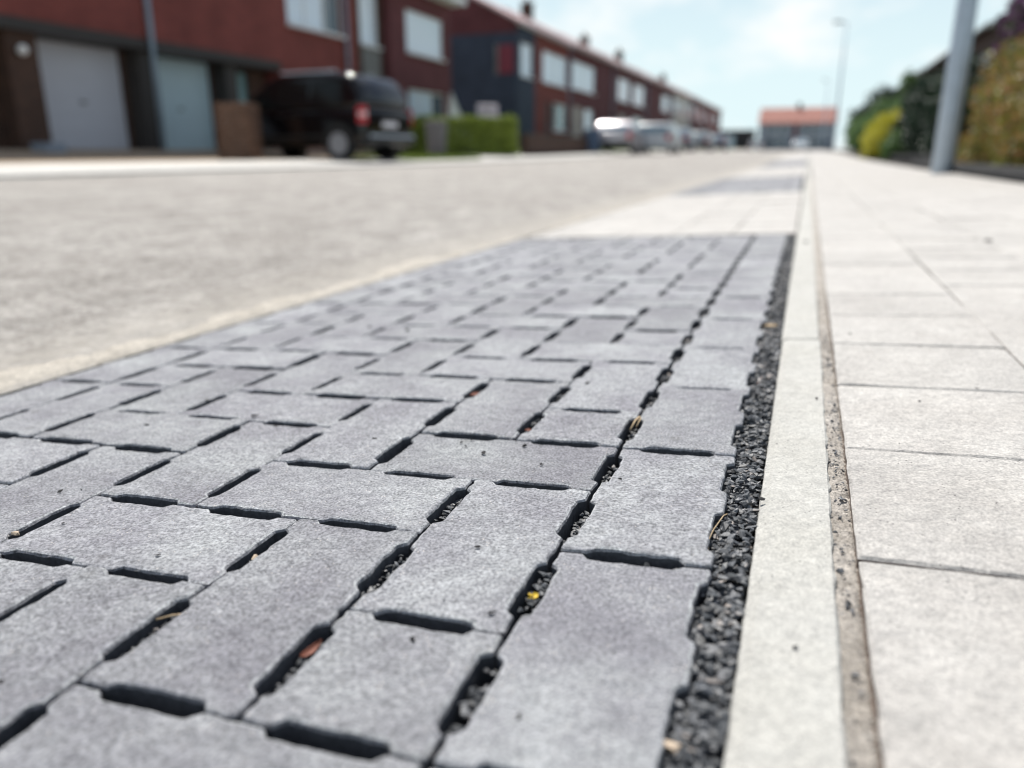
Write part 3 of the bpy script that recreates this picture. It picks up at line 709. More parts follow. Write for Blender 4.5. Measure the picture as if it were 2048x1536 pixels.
def garage_door(parent, x, y0, y1, z0, z1, mat):
    mb = MB(); n = 6; h = (z1 - z0) / n
    for k in range(n): mb.box(x - .05, x - (.0 if k % 2 == 0 else .004), y0, y1, z0 + k * h + .006, z0 + (k + 1) * h - .006)
    mb.box(x - .055, x - .015, y0 + .01, y1 - .01, z0, z1)
    o = mb.build('garage_door', mat, parent)
    MB().box(x + .001, x + .03, (y0 + y1) / 2 - .06, (y0 + y1) / 2 + .06, z0 + .85, z0 + .89).build('handle', M_BLACKPLASTIC, o); return o

def chimney(parent, x, y, z, w, h, mat):
    mb = MB().box(x - w / 2, x + w / 2, y - w / 2, y + w / 2, z - 1.0, z + h).box(x - w / 2 - .05, x + w / 2 + .05, y - w / 2 - .05, y + w / 2 + .05, z + h + .002, z + h + .09)
    o = mb.build('chimney', mat, parent)
    return o

def roof(parent, y0, y1, xe, ze, xr, zr, xb, mat, over=.0, th=.14, ov_y=.0):
    """two tiled slopes with thickness from eave xe to ridge xr to back xb"""
    sl = (zr - ze) / (xr - xe); xe2 = xe + over; ze2 = ze + sl * over
    mb = MB(); prof = [(xe2, ze2), (xr, zr), (xb, ze), (xb, ze - th), (xr, zr - th), (xe2, ze2 - th)]
    a, b = y0 - ov_y, y1 + ov_y; mb.v = [(x, a, z) for x, z in prof] + [(x, b, z) for x, z in prof]
    for i in range(6): j = (i + 1) % 6; mb.f.append((i, j, 6 + j, 6 + i))
    mb.f += [(0, 5, 4, 1), (1, 4, 3, 2), (6, 7, 10, 11), (7, 8, 9, 10)]
    return mb.build('roof', mat, parent)

def shell(parent, y0, y1, xf, xb, z0, ze, xr, zr, mat, name='wall'):
    """gable side walls and back wall"""
    mb = MB()
    for y in (y0, y1): mb.add([(xf, y, z0), (xb, y, z0), (xb, y, ze), (xr, y, zr), (xf, y, ze)], [(0, 1, 2, 3, 4)])
    mb.quad((xb, y0, z0), (xb, y1, z0), (xb, y1, ze), (xb, y0, ze)); return mb.build(name, mat, parent, recalc=False)

XF = -12.6
# --- garage house, in front of the parked van (upper storey overhangs the garages)
base = H(XF, 12)
h1 = empty('garage_house', (XF, 12.0, base), label='red brown brick house with grey garage doors under an overhanging upper storey', category='house', group='terraced houses along the left side of the street')
def Y(y): return y - 12.0
zt = 5.35
w1 = (Y(17.85), Y(20.45), 3.10, 4.6); w0 = (Y(9.0), Y(11.2), 3.1, 4.6)
facade('upper_wall', M_REDBRICK, h1, Y(4.0), Y(20.55), 2.14, zt, [w1, w0])
MB().box(-.05, .06, Y(20.56), Y(21.08), 0, zt).build('brick_pier', M_REDBRICK, h1)
MB().box(-.5, .035, Y(4.0), Y(17.4), 1.94, 2.138).build('lintel_beam', M_DARKBEAM, h1)
MB().box(-.5, -.02, Y(17.402), Y(20.55), -.05, 2.137).build('lower_wall', M_REDBRICK, h1)
XG = -.5
facade('garage_wall', M_BROWNBRICK, h1, Y(4.0), Y(17.39), -.05, 1.937, [(Y(10.72), Y(12.75), 0, 1.93), (Y(13.3), Y(15.35), 0, 1.93), (Y(15.95), Y(16.75), 0, 1.9), (Y(6.2), Y(8.8), 0, 1.93)], x=XG)
MB().box(XG + .002, XG + .40, Y(9.95), Y(10.55), -.05, 1.935).build('brick_pier', M_BROWNBRICK, h1)
MB().box(XG + .002, XG + .38, Y(12.86), Y(13.2), -.05, 1.935).build('brick_pier', M_DARKBEAM, h1)
MB().box(XG + .002, XG + .38, Y(15.45), Y(15.85), -.05, 1.935).build('brick_pier', M_DARKBEAM, h1)
garage_door(h1, XG - .03, Y(10.74), Y(12.73), .01, 1.92, M_GDOOR)['label'] = 'mauve grey garage door'
garage_door(h1, XG - .03, Y(13.32), Y(15.33), .01, 1.92, M_GDOOR2)['label'] = 'blue grey garage door'
garage_door(h1, XG - .03, Y(6.22), Y(8.78), .01, 1.92, M_GDOOR)
window(h1, XG - .03, Y(15.97), Y(16.73), .01, 1.89, 1, M_PANE3, M_DARKBEAM, sill=False)
window(h1, -.06, *w1, mull=3, pane=[M_PANE, M_PANE, M_PANE2]); window(h1, -.06, *w0, mull=2, pane=M_PANE)
shell(h1, Y(4.0), Y(21.08), -.51, -8, -.05, zt, -4.2, 8.0, M_REDBRICK, 'side_wall')
rf = roof(h1, Y(4.0), Y(21.08), 0, zt + .14, -4.2, 8.1, -8.1, M_PINKROOF, .3)
chimney(rf, -4.2, Y(14), 8.1, .7, .8, M_BROWNBRICK)
MB().tube([(.085, Y(13.06), 5.3), (.085, Y(13.06), 2.2), (.06, Y(13.06), -.04)], .055, 10).build('drainpipe', M_PIPE, h1, smooth=True)
MB().tube([(.10, Y(20.5), 5.3), (.10, Y(20.5), 0)], .045, 10).build('drainpipe', M_PIPE, h1, smooth=True)
MB().box(.02, .30, Y(4.0), Y(21.05), 5.28, 5.42).build('gutter', M_WHITE, h1)
# globe lamp on the brick pier
lm = empty('wall_lamp', (XF + XG + .43, 10.12, base + 1.62), label='white globe wall lamp on the dark brick pier left of the garages', category='lamp')
mb = MB().tube([(-.03, 0, 0), (.06, 0, 0)], .03, 8); mb.build('bracket', M_BLACKPLASTIC, lm)
bm = bmesh.new(); bmesh.ops.create_uvsphere(bm, u_segments=16, v_segments=10, radius=.085); me = bpy.data.meshes.new('globe'); bm.to_mesh(me); bm.free()
o = link('globe', me, M_WHITE, lm); o.location = (.14, 0, 0)
o = MB().box(-.25, .12, -.2, .2, -.02, .16).build('doorstep', M_STONE, bevel=.015); o.location = (-12.15, 10.05, H(-12.15, 10.05)); tag(o, 'blue grey stone step at the foot of the brick pier left of the garage', 'step')

# --- second house of the terrace
b2 = H(XF, 24.5)
h2 = empty('terraced_house', (XF, 24.5, b2), label='wine red brick house with a square white window beside a grey panel', category='house', group='terraced houses along the left side of the street')
def Y(y): return y - 24.5
nw = (Y(21.85), Y(22.95), 3.05, 5.0); lw = (Y(21.85), Y(22.95), .1, 1.9)
facade('recessed_wall', M_BROWNBRICK, h2, Y(21.09), Y(23.2), -.05, zt, [nw, lw], x=-.25)
MB().box(-.24, -.21, Y(21.85), Y(22.95), 1.95, 2.98).build('grey_panel', M_GREYPANEL, h2)
window(h2, -.31, *nw, mull=1, pane=M_PANE); 
dr = MB().box(-.36, -.31, Y(21.87), Y(22.93), .1, 1.9).build('door', M_GREYPANEL, h2); MB().box(-.308, -.28, Y(22.75), Y(22.80), .9, 1.05).build('handle', M_ZINC, dr)
wa = (Y(24.35), Y(27.2), 3.1, 4.4); wb = (Y(24.35), Y(27.2), .75, 1.95)
facade('front_wall', M_WINEBRICK, h2, Y(23.21), Y(27.85), -.05, zt, [wa, wb])
MB().quad((0, Y(23.21), -.05), (-.25, Y(23.21), -.05), (-.25, Y(23.21), zt), (0, Y(23.21), zt)).build('return_wall', M_WINEBRICK, h2, recalc=False)
window(h2, -.06, *wa, mull=1, pane=M_PANE); window(h2, -.06, *wb, mull=3, pane=[M_PANE, M_PANE, M_PANE2])
shell(h2, Y(21.1), Y(27.85), 0, -8, -.05, zt, -4.2, 8.0, M_WINEBRICK, 'side_wall')
rf = roof(h2, Y(21.1), Y(27.85), 0, zt + .14, -4.2, 8.1, -8.1, M_PINKROOF, .3, ov_y=.0)
chimney(rf, -4.2, Y(27.3), 8.1, .7, .7, M_BROWNBRICK)
MB().box(.02, .62, Y(21.1), Y(27.95), 4.98, 5.22).build('gutter', M_WHITE, h2)

# --- the row beyond: (y0, y1, wall, windows upper, windows lower, label)
ROW = [
 (35.0, 43.6, M_REDBRICK, [(35.5, 37.3, 'w'), (38.8, 43.2, 'w')], [(39.4, 40.3, 'd'), (40.7, 43.1, 't')], 'first house of the far row with blue grey slate gable and a maroon shutter', M_PINKROOF),
 (43.6, 54.0, M_WINEBRICK, [(44.1, 49.2, 'w')], [(44.4, 46.4, 'c'), (46.9, 49.0, 'w')], 'brick house with wide white upper windows next to the slate gable house', M_PINKROOF),
 (54.0, 66.2, M_WINEBRICK, [(55.6, 59.6, 'w'), (60.8, 65.2, 'w')], [(56.0, 58.4, 'c'), (60.8, 65.2, 't')], 'dark brick house with two pairs of white windows behind the silver hatchback', M_PINKROOF),
 (66.2, 79.0, M_WINEBRICK, [(73.5, 77.5, 'w')], [(74, 75.2, 'd')], 'house with a wide blank wine red wall behind the white estate car', M_PINKROOF),
 (79.0, 91.0, M_CREAM, [(80, 83, 'w'), (86, 89, 'w')], [(80, 83, 't'), (86, 87.2, 'd')], 'pale cream rendered house between the dark red brick houses of the far row', M_PINKROOF),
 (91.0, 107.0, M_WINEBRICK, [(92.5, 96, 'w'), (99, 104, 'w')], [(92.5, 96, 't'), (99, 104, 't')], 'brick house second from the far end of the left row with two bright window pairs', M_PINKROOF),
 (107.0, 123.5, M_REDBRICK, [(109, 113, 'w'), (117, 121, 'w')], [(109, 113, 't'), (117, 118.2, 'd')], 'last red brick house at the far end of the left row', M_PINKROOF)]
for idx, (ya, yb, wm, upw, low, lab, rm) in enumerate(ROW):
    ya += .003; ym = (ya + yb) / 2; zb = H(XF, ym)
    r_ = empty('terraced_house', (XF, ym, zb), label=lab, category='house', group='terraced houses along the left side of the street')
    holes = [(a - ym, b - ym, 3.15, 4.6) for a, b, k in upw] + [(a - ym, b - ym, .06 if k in 'dc' else .9, 2.25 if k != 'w' else 2.2) for a, b, k in low]
    E0 = 5.35
    if idx == 0:
        facade('slate_cladding', M_SLATE, r_, ya - ym, 37.55 - ym, -.1, E0, [holes[0]], x=.03); facade('front_wall', wm, r_, 37.56 - ym, yb - ym, -.1, E0, holes[1:])
    else: facade('front_wall', wm, r_, ya - ym, yb - ym, -.1, E0, holes)
    for hk, (a, b, k) in zip(holes, upw + low):
        xx = -.06
        if k == 'd':
            d = MB().box(xx - .05, xx, hk[0], hk[1], hk[2], hk[3]).build('door', M_DARKBEAM, r_); MB().box(xx + .001, xx + .03, hk[1] - .16, hk[1] - .12, hk[2] + .95, hk[2] + 1.08).build('handle', M_ZINC, d)
        elif k == 'c': garage_door(r_, xx, hk[0], hk[1], hk[2], hk[3], M_CREAM)
        else: window(r_, xx, hk[0], hk[1], hk[2], hk[3], max(1, int((hk[1] - hk[0]) / 1.9)), M_PANE if k == 'w' else M_PANE3)
    g0, g1, ze, xr, zr = ya - ym, yb - ym, E0, -3.8, 7.3
    shell(r_, g0, g1, 0, -7.6, -.1, ze, xr, zr, M_WINEBRICK, 'side_wall')
    if idx == 0:
        mb = MB(); mb.add([(.025, g0 - .06, -.1), (-7.6, g0 - .06, -.1), (-7.6, g0 - .06, 4.9), (.025, g0 - .06, 4.9)], [(0, 1, 2, 3)]); mb.add([(.025, g0 - .06, -.1), (.025, g0 - .06, 4.9), (.025, g0, 4.9), (.025, g0, -.1)], [(0, 1, 2, 3)]); mb.add([(.025, g0 - .06, 4.9), (-7.6, g0 - .06, 4.9), (-7.6, g0, 4.9), (.025, g0, 4.9)], [(0, 1, 2, 3)])
        mb.build('slate_cladding', M_SLATE, r_, recalc=False)
        sh = MB().box(-.82, -.10, g0 - .12, g0 - .07, 3.2, 4.4).build('shutter', M_MAROON, r_); MB().box(-1.0, -.85, g0 - .11, g0 - .07, 3.15, 4.45).build('shutter_rail', M_GREYPANEL, r_)
    rf = roof(r_, g0, g1, 0, ze + .14, xr, zr + .1, -7.7, rm, .35, ov_y=(.2 if idx == 0 else 0))
    MB().box(.04, .34, g0, g1, ze - .12, ze + .02).build('gutter', M_CREAM if idx % 2 else M_WHITE, r_)
    MB().tube([(.08, g1 - .25, ze - .13), (.08, g1 - .25, 0)], .05, 8).build('drainpipe', M_PIPE, r_, smooth=True)
    for cy, ch in {0: ((36.6, .8),), 1: ((47.4, 1.0),), 2: ((60.5, .6),), 3: ((72.2, .9),), 4: (), 5: ((95, .7),), 6: ()}[idx]:
        c = chimney(rf, xr, cy - ym, zr + .1, .6, ch * .7, M_BROWNBRICK)
        MB().tube([(xr, cy - ym, zr + ch * .7 + .1), (xr, cy - ym, zr + ch * .7 + .5)], .11, 8).build('chimney_pot', M_CLAY, rf)

# --- the building closing the street
zb = H(-2, 150)
eb = empty('end_house', (-2.2, 150, zb), label='grey blue house with an orange red tiled roof closing the end of the street', category='house')
hol = [(-5.4, -1.0, 3.0, 4.3), (.4, 5.4, 3.0, 4.3), (-5.4, -1.4, .5, 2.2), (1.2, 5.2, .5, 2.2)]
def face_south(o): o.rotation_euler = (0, 0, -math.pi / 2)
M_ENDWALL = plain('grey blue render', (.20, .24, .29), .8, scale=.8)
pv = empty('x_holder'); bpy.data.objects.remove(pv)
fo = facade('front_wall', M_ENDWALL, eb, -6.3, 6.3, -.1, 4.7, hol); face_south(fo)
for hk in hol:
    wdw = window(eb, -.06, hk[0], hk[1], hk[2], hk[3], 2, M_PANE2, M_WHITE); face_south(wdw)
MB().box(-.6, .2, -.02, 0.0 - .003, -.1, 4.69).build('brick_pier', M_WINEBRICK, eb).location = (0, -.01, 0)
mb = MB()
for x in (-6.3, 6.3): mb.add([(x, 0, -.1), (x, 8, -.1), (x, 8, 4.7), (x, 4, 7.2), (x, 0, 4.7)], [(0, 1, 2, 3, 4)])
mb.build('side_wall', M_WINEBRICK, eb, recalc=False)
prof = [(-.35, 4.62), (4, 7.3), (8.35, 4.62), (8.35, 4.5), (4, 7.16), (-.35, 4.5)]
mb = MB(); mb.v = [(-6.5, y, z) for y, z in prof] + [(6.5, y, z) for y, z in prof]
for i in range(6): j = (i + 1) % 6; mb.f.append((i, j, 6 + j, 6 + i))
mb.f += [(0, 5, 4, 1), (1, 4, 3, 2), (6, 7, 10, 11), (7, 8, 9, 10)]
rf = mb.build('roof', M_ORANGEROOF, eb); c = MB().box(-.35, .35, 3.6, 4.3, 6.5, 8.1).build('chimney', M_BROWNBRICK, rf)
# low dark garages between the left row and the end house
o = empty('low_building', (-17, 152, H(-17, 152)), label='low dark flat roofed building left of the end house', category='building')
MB().box(-6, 7.5, 0, 6, -.1, 3.0).build('wall', M_DARKWALL, o); MB().box(-6.2, 7.7, -.2, 6.2, 3.003, 3.25).build('roof', M_DARKROOF, o); MB().box(-4, -1.2, -.06, -.003, 0, 2.3).build('garage_door', M_GDOOR, o); MB().box(1.2, 4.2, -.06, -.003, 0, 2.3).build('garage_door', M_GDOOR2, o)

# --- houses on the right, mostly behind the planting
for k, (ya, yb, lab) in enumerate(((24, 46, 'dark roofed house behind the tall hedge on the right nearest the lamp post'), (46.01, 70, 'middle house of the right row with a dark roof above the shrubs'), (70.01, 110, 'far house of the right row ending above the conifer tip'))):
    ym = (ya + yb) / 2; zb = H(8, ym); r_ = empty('terraced_house', (8.2, ym, zb), label=lab, category='house', group='terraced houses behind the hedges on the right')
    g0, g1 = ya - ym, yb - ym
    hol = [(g0 + 2 + 5 * i, g0 + 4.6 + 5 * i, 3.3, 4.8) for i in range(int((yb - ya) / 5.5))]
    fo = facade('front_wall', M_BROWNBRICK, r_, -g1, -g0, -.1, 6.0, [(-b, -a, c, d) for a, b, c, d in hol]); fo.rotation_euler = (0, 0, math.pi)
    for a, b, c, d in hol: wdw = window(r_, -.06, -b, -a, c, d, 2, M_PANE2); wdw.rotation_euler = (0, 0, math.pi)
    mb = MB()
    for y in (g0, g1): mb.add([(0, y, -.1), (8, y, -.1), (8, y, 6), (4, y, 8), (0, y, 6)], [(0, 1, 2, 3, 4)])
    mb.build('side_wall', M_BROWNBRICK, r_, recalc=False)
    mb = MB(); prof = [(-.4, 5.95), (4, 8.0), (8.4, 5.95), (8.4, 5.8), (4, 7.85), (-.4, 5.8)]
    mb.v = [(x, g0, z) for x, z in prof] + [(x, g1, z) for x, z in prof]
    for i in range(6): j = (i + 1) % 6; mb.f.append((i, j, 6 + j, 6 + i))
    mb.f += [(0, 5, 4, 1), (1, 4, 3, 2), (6, 7, 10, 11), (7, 8, 9, 10)]
    rf = mb.build('roof', M_DARKROOF, r_); MB().box(-.55, -.41, g0, g1, 5.8, 5.94).build('gutter', M_GREYPANEL, r_)
    chimney(rf, 4, 0, 8.0, .8, .8, M_BROWNBRICK)

# ------------------------------------------------------------------ pillar, bins, garden walls
px, py = -10.02, 12.35; pb = H(px, py) - .02
pil = MB().box(-.335, .335, -.335, .335, 0, 1.0).build('brick_pillar', M_MORTAR); pil.location = (px, py, pb); pil.rotation_euler = (0, 0, .34); pil.scale = (.86, .86, .97)
tag(pil, 'square brown brick gate pillar standing in front of the black van', 'pillar')
bme = MB().box(-.105, .105, -.05, .05, -.0325, .0325).build('tmp', M_CLAY); bmesh_data = bme.data; bpy.data.objects.remove(bme)
def brick(x, y, z, rz):
    o = bpy.data.objects.new('brick', bmesh_data); COL.objects.link(o); o.parent = pil; o.location = (x + rnd.gauss(0, .002), y + rnd.gauss(0, .002), z); o.rotation_euler = (0, 0, rz + rnd.gauss(0, .008))
for c in range(13):
    z = .038 + c * .0765; off = .055 if c % 2 else -.055
    for k in (-1, 0, 1):
        u = k * .2225 + off
        brick(u, -.300, z, 0); brick(-u, .300, z, 0); brick(.300, u, z, math.pi / 2); brick(-.300, -u, z, math.pi / 2)
MB().box(-.37, .37, -.37, .37, 1.002, 1.06).build('coping', M_CLAY, pil, bevel=.01)

def wheelie(x, y, rz, mat, lab, s=1.0):
    r_ = empty('wheelie_bin', (x, y, H(x, y)), rz, label=lab, category='bin')
    mb = MB(); v = [(-.24, -.27, .06), (.24, -.27, .06), (.24, .27, .06), (-.24, .27, .06), (-.29, -.36, .95), (.29, -.36, .95), (.29, .34, .95), (-.29, .34, .95)]
    mb.add(v, [(3, 2, 1, 0), (4, 5, 6, 7), (0, 1, 5, 4), (1, 2, 6, 5), (2, 3, 7, 6), (3, 0, 4, 7)]).build('body', mat, r_, bevel=.02)
    MB().box(-.31, .31, -.39, .37, .953, 1.02).build('lid', mat, r_, bevel=.02); MB().tube([(-.25, .42, .98), (.25, .42, .98)], .02, 8).build('handle', mat, r_)
    for sx in (-1, 1): MB().tube([(sx * .24 - .03, .27, .10), (sx * .24 + .03, .27, .10)], .10, 14).build('wheel', M_RUBBER, r_)
    r_.scale = (s, s, s); return r_
wheelie(-9.57, 20.05, .33, M_BIN, 'dark grey wheelie bin between the black van and the trimmed hedge', .92)
wheelie(-8.35, 32.6, .1, M_BLUEBIN, 'blue wheelie bin at the end of the low brick wall beside the silver car', .95)

def lowwall(name, x, y0, y1, h, mat, lab, cop):
    zb = H(x, (y0 + y1) / 2); r_ = empty(name, (x, (y0 + y1) / 2, zb), label=lab, category='wall'); d = (y1 - y0) / 2
    MB().box(-.11, .11, -d, d, -.2, h).build('wall_body', mat, r_); MB().box(-.14, .14, -d - .02, d + .02, h + .002, h + .06).build('coping', cop, r_); return r_
lowwall('garden_wall', -8.6, 24.6, 33.2, .60, M_BROWNBRICK, 'low dark brown brick garden wall beyond the trimmed hedge', M_DARKBEAM)

# ------------------------------------------------------------------ plants
def leafcloud(name, blobs, n, size, mat, parent, seed, shell_=.55, up=0.0):
    """leaf blades through the volume of several ellipsoids (cx,cy,cz,rx,ry,rz)"""
    r = np.random.default_rng(seed); B = np.array(blobs, float); vol = (B[:, 3] * B[:, 4] * B[:, 5]) ** .8; pick = r.choice(len(B), n, p=vol / vol.sum()); b = B[pick]
    d = r.normal(size=(n, 3)); d /= np.linalg.norm(d, axis=1)[:, None]
    rad = (shell_ + (1 - shell_) * r.random(n) ** .5) * (1 + .16 * np.sin(d[:, 0] * 7 + pick) * np.sin(d[:, 1] * 6 + 2 * pick) + .12 * np.sin(d[:, 2] * 9 + pick * 3))
    c = b[:, :3] + d * b[:, 3:6] * rad[:, None]; c[:, 2] = np.maximum(c[:, 2], .02)
    u = r.normal(size=(n, 3)) + np.array([0, 0, up]); u /= np.linalg.norm(u, axis=1)[:, None]; w = np.cross(u, r.normal(size=(n, 3))); w /= np.linalg.norm(w, axis=1)[:, None]
    s = size * r.uniform(.6, 1.3, n)[:, None]; k = np.cross(u, w) * s * .12
    V = np.stack([c - u * s, c - w * s * .45 + k, c + u * s, c + w * s * .45 + k], 1).reshape(-1, 3); F = np.arange(4 * n).reshape(n, 4)
    return npmesh(name, V, F, mat, parent)
def boxcloud(name, x0, x1, y0, y1, z1, n, size, mat, parent, seed):
    r = np.random.default_rng(seed); P = r.random((n, 3)); ax = r.integers(0, 5, n)
    P[ax == 0, 0] = r.random((ax == 0).sum()) * .12; P[ax == 1, 0] = 1 - r.random((ax == 1).sum()) * .12; P[ax == 2, 1] = r.random((ax == 2).sum()) * .06; P[ax == 3, 1] = 1 - r.random((ax == 3).sum()) * .06; P[ax == 4, 2] = 1 - r.random((ax == 4).sum()) * .1
    c = np.array([x0, y0, .03]) + P * np.array([x1 - x0, y1 - y0, z1 - .03]); c += .035 * np.sin(c[:, [1, 2, 0]] * 5 + seed)
    q = np.abs(2 * P[:, :2] - 1); keep = q[:, 0] ** 14 + q[:, 1] ** 6 + np.clip(P[:, 2], 0, 1) ** 9 < 1.25; c = c[keep]; c += r.normal(0, .02, c.shape); n = len(c)
    u = r.normal(size=(n, 3)); u /= np.linalg.norm(u, axis=1)[:, None]; w = np.cross(u, r.normal(size=(n, 3))); w /= np.linalg.norm(w, axis=1)[:, None]; s = size * r.uniform(.6, 1.3, n)[:, None]
    V = np.stack([c - u * s, c - w * s * .5, c + u * s, c + w * s * .5], 1).reshape(-1, 3); return npmesh(name, V, np.arange(4 * n).reshape(n, 4), mat, parent)
L_GREEN = leafmat('box hedge leaves', [(.10, .15, .02), (.26, .33, .05), (.42, .50, .10)], .06)
L_DARK = leafmat('dark conifer leaves', [(.012, .028, .018), (.02, .045, .024), (.032, .062, .03)], .12)
L_MID = leafmat('mid green leaves', [(.05, .10, .035), (.09, .165, .055), (.15, .24, .08)], .4)
L_YEL = leafmat('golden yellow leaves', [(.26, .26, .02), (.46, .44, .03), (.58, .54, .06)])
L_MIX = leafmat('bronze and olive leaves', [(.07, .10, .02), (.22, .20, .04), (.30, .22, .06), (.34, .15, .08), (.26, .27, .05), (.10, .13, .03)])
L_PURP = leafmat('purple blossom', [(.03, .05, .02), (.05, .08, .03), (.20, .05, .20), (.025, .05, .02), (.24, .08, .25), (.05, .07, .03)])
def stems(parent, pts, h, r=.03):
    for (x, y) in pts: MB().tube([(x, y, -.05), (x + rnd.uniform(-.05, .05), y + rnd.uniform(-.05, .05), h * .5), (x + rnd.uniform(-.12, .12), y + rnd.uniform(-.12, .12), h)], [r, r * .7, r * .3], 7).build('trunk', M_TRUNK, parent, smooth=True)
def plant(name, x, y, lab, cat, blobs, n, size, mat, seed, stem=((0, 0),), sh=.8, group=None, shell_=.5, up=0):
    r_ = empty(name, (x, y, H(x, y)), label=lab, category=cat)
    if group: r_['group'] = group
    stems(r_, stem, sh); leafcloud('crown', blobs, n, size, mat, r_, seed, shell_, up); return r_
# clipped hedge on the left
hg = empty('clipped_hedge', (-11.2, 21.5, H(-9.6, 22)), .350, label='clipped box shaped green hedge behind the grey bin with a sunlit top', category='hedge')
boxcloud('crown', 0, 3.25, 0, .95, 1.12, 34000, .045, L_GREEN, hg, 5)
stems(hg, [(.3, .4), (1, .5), (1.7, .4), (2.4, .5), (3, .4)], .7)
# right side planting
plant('mixed_hedge', 2.25, 7.3, 'bronze and olive leaved shrub hedge on the right in front of the purple blossom', 'hedge',
      [(-.2, -1.6, .5, .5, .9, .55), (-.15, -.7, .6, .5, .8, .62), (-.2, .2, .55, .5, .8, .62), (-.15, .95, .6, .45, .6, .72), (.2, -.4, .95, .5, 1.0, .55), (.25, .8, 1.0, .5, .7, .5), (.35, -1.6, .9, .4, .7, .5), (-.1, 1.9, .6, .45, .7, .68), (.05, 2.8, .62, .5, .8, .72), (-.4, -1.6, .2, .25, .9, .24), (-.4, -.2, .2, .25, .9, .24), (-.4, 1.1, .2, .25, .9, .24), (-.36, 2.4, .2, .25, .9, .24)], 24000, .035, L_MIX, 11, [(0, -1.5), (.1, -.6), (0, .3), (.1, 1.1)], .9)
plant('flowering_shrub', 2.75, 13.6, 'purple flowering shrub rising above the bronze leaved hedge', 'shrub', [(.3, 0, 1.9, .5, .8, .5), (.25, -1.0, 1.85, .5, .7, .5), (.4, -1.8, 1.9, .55, .8, .55)], 8000, .06, L_PURP, 12, [(0, 0), (.2, -1.4)], 1.5)
plant('conifer_hedge', 2.75, 18.2, 'very dark tall conifer hedge just left of the lamp post', 'hedge', [(-.25, -3.0, .78, .55, 1.1, .82), (-.2, -1.0, .82, .6, 1.3, .86), (-.15, .8, .84, .62, 1.3, .86), (-.1, 2.4, .86, .62, 1.4, .88)], 22000, .06, L_DARK, 13, [(0, -2), (0, -.7), (0, 1), (0, 2.4)], 1.2, shell_=.7)
plant('golden_bush', 2.02, 22.3, 'bright yellow leaved bush in front of the dark conifer hedge', 'bush', [(-.2, 1.6, .40, .36, .8, .52), (.05, -.3, .70, .42, .9, .50), (-.1, .7, .5, .4, .9, .5)], 7000, .05, L_YEL, 14, [(0, 0), (-.1, 1.0)], .6)
plant('green_bush', 2.2, 20.2, 'low mid green bush at the foot of the yellow bush on its lamp post side', 'bush', [(-.15, 0, .25, .35, .8, .36)], 2500, .05, L_MID, 20, [(0, 0)], .3)
plant('garden_tree', 3.6, 30, 'mid green tree with a pointed top rising behind the yellow bush', 'tree', [(0, 0, 1.1, .8, 1.6, .95), (-.1, 2.4, 1.1, .8, 1.5, .95), (.0, -2, 1.1, .7, 1.5, .95), (-.2, 4.2, 2.0, .3, .5, 1.2)], 14000, .08, L_MID, 15, [(0, 0), (0, 2), (.1, -2)], 2.0)
plant('garden_tree', 3.3, 38, 'dark green rounded tree beyond the yellow bush', 'tree', [(-.1, 0, 1.1, 1.0, 2.4, 1.0), (.3, -1, 1.4, .9, 2, .8), (0, 3, 1.0, .9, 2.2, .95)], 10000, .09, L_MID, 16, [(0, 0), (0, 2.5)], 1.6)
plant('green_bush', 3.0, 44, 'loose green bush between the trees and the end of the street', 'bush', [(-.3, 0, .8, .9, 4, .8), (0, 4, 1.0, 1.0, 3.5, 1.0)], 8000, .09, L_MID, 17, [(0, 0), (0, 4)], 1.0)
plant('garden_tree', 4.6, 60, 'distant green tree closing the right side of the street', 'tree', [(0, 0, 2.2, 1.6, 4, 1.7), (-.4, 6, 1.8, 1.5, 4, 1.5)], 8000, .14, L_DARK, 18, [(0, 0), (0, 5)], 2.0)
lowwall('garden_wall', 1.63, 3.2, 12.0, .03, M_DARKWALL, 'low dark concrete wall edging the sidewalk under the bronze hedge', M_DARKWALL)
lowwall('garden_wall', 2.0, 12.3, 40, .03, M_DARKWALL, 'long low dark kerb wall running on beneath the yellow bush', M_DARKWALL)
# grass tufts by the van
r = np.random.default_rng(4); n = 5000; c = np.stack([r.uniform(-9.6, -7.75, n), r.uniform(15.2, 19.0, n)], 1)
zz = np.array([H(a, b) for a, b in c]); hgt = r.uniform(.04, .11, n); an = r.uniform(0, 6.28, n); dx, dy = np.cos(an) * .008, np.sin(an) * .008; lx, ly = r.normal(0, .03, n), r.normal(0, .03, n)
V = np.stack([np.stack([c[:, 0] - dx, c[:, 1] - dy, zz], 1), np.stack([c[:, 0] + dx, c[:, 1] + dy, zz], 1), np.stack([c[:, 0] + lx, c[:, 1] + ly, zz + hgt], 1)], 1).reshape(-1, 3)
tag(npmesh('grass', V, np.arange(3 * n).reshape(n, 3), leafmat('grass blades', [(.07, .13, .015), (.14, .2, .03), (.2, .26, .06)])), 'strip of sunlit grass between the van and the clipped hedge', 'grass', kind='stuff')

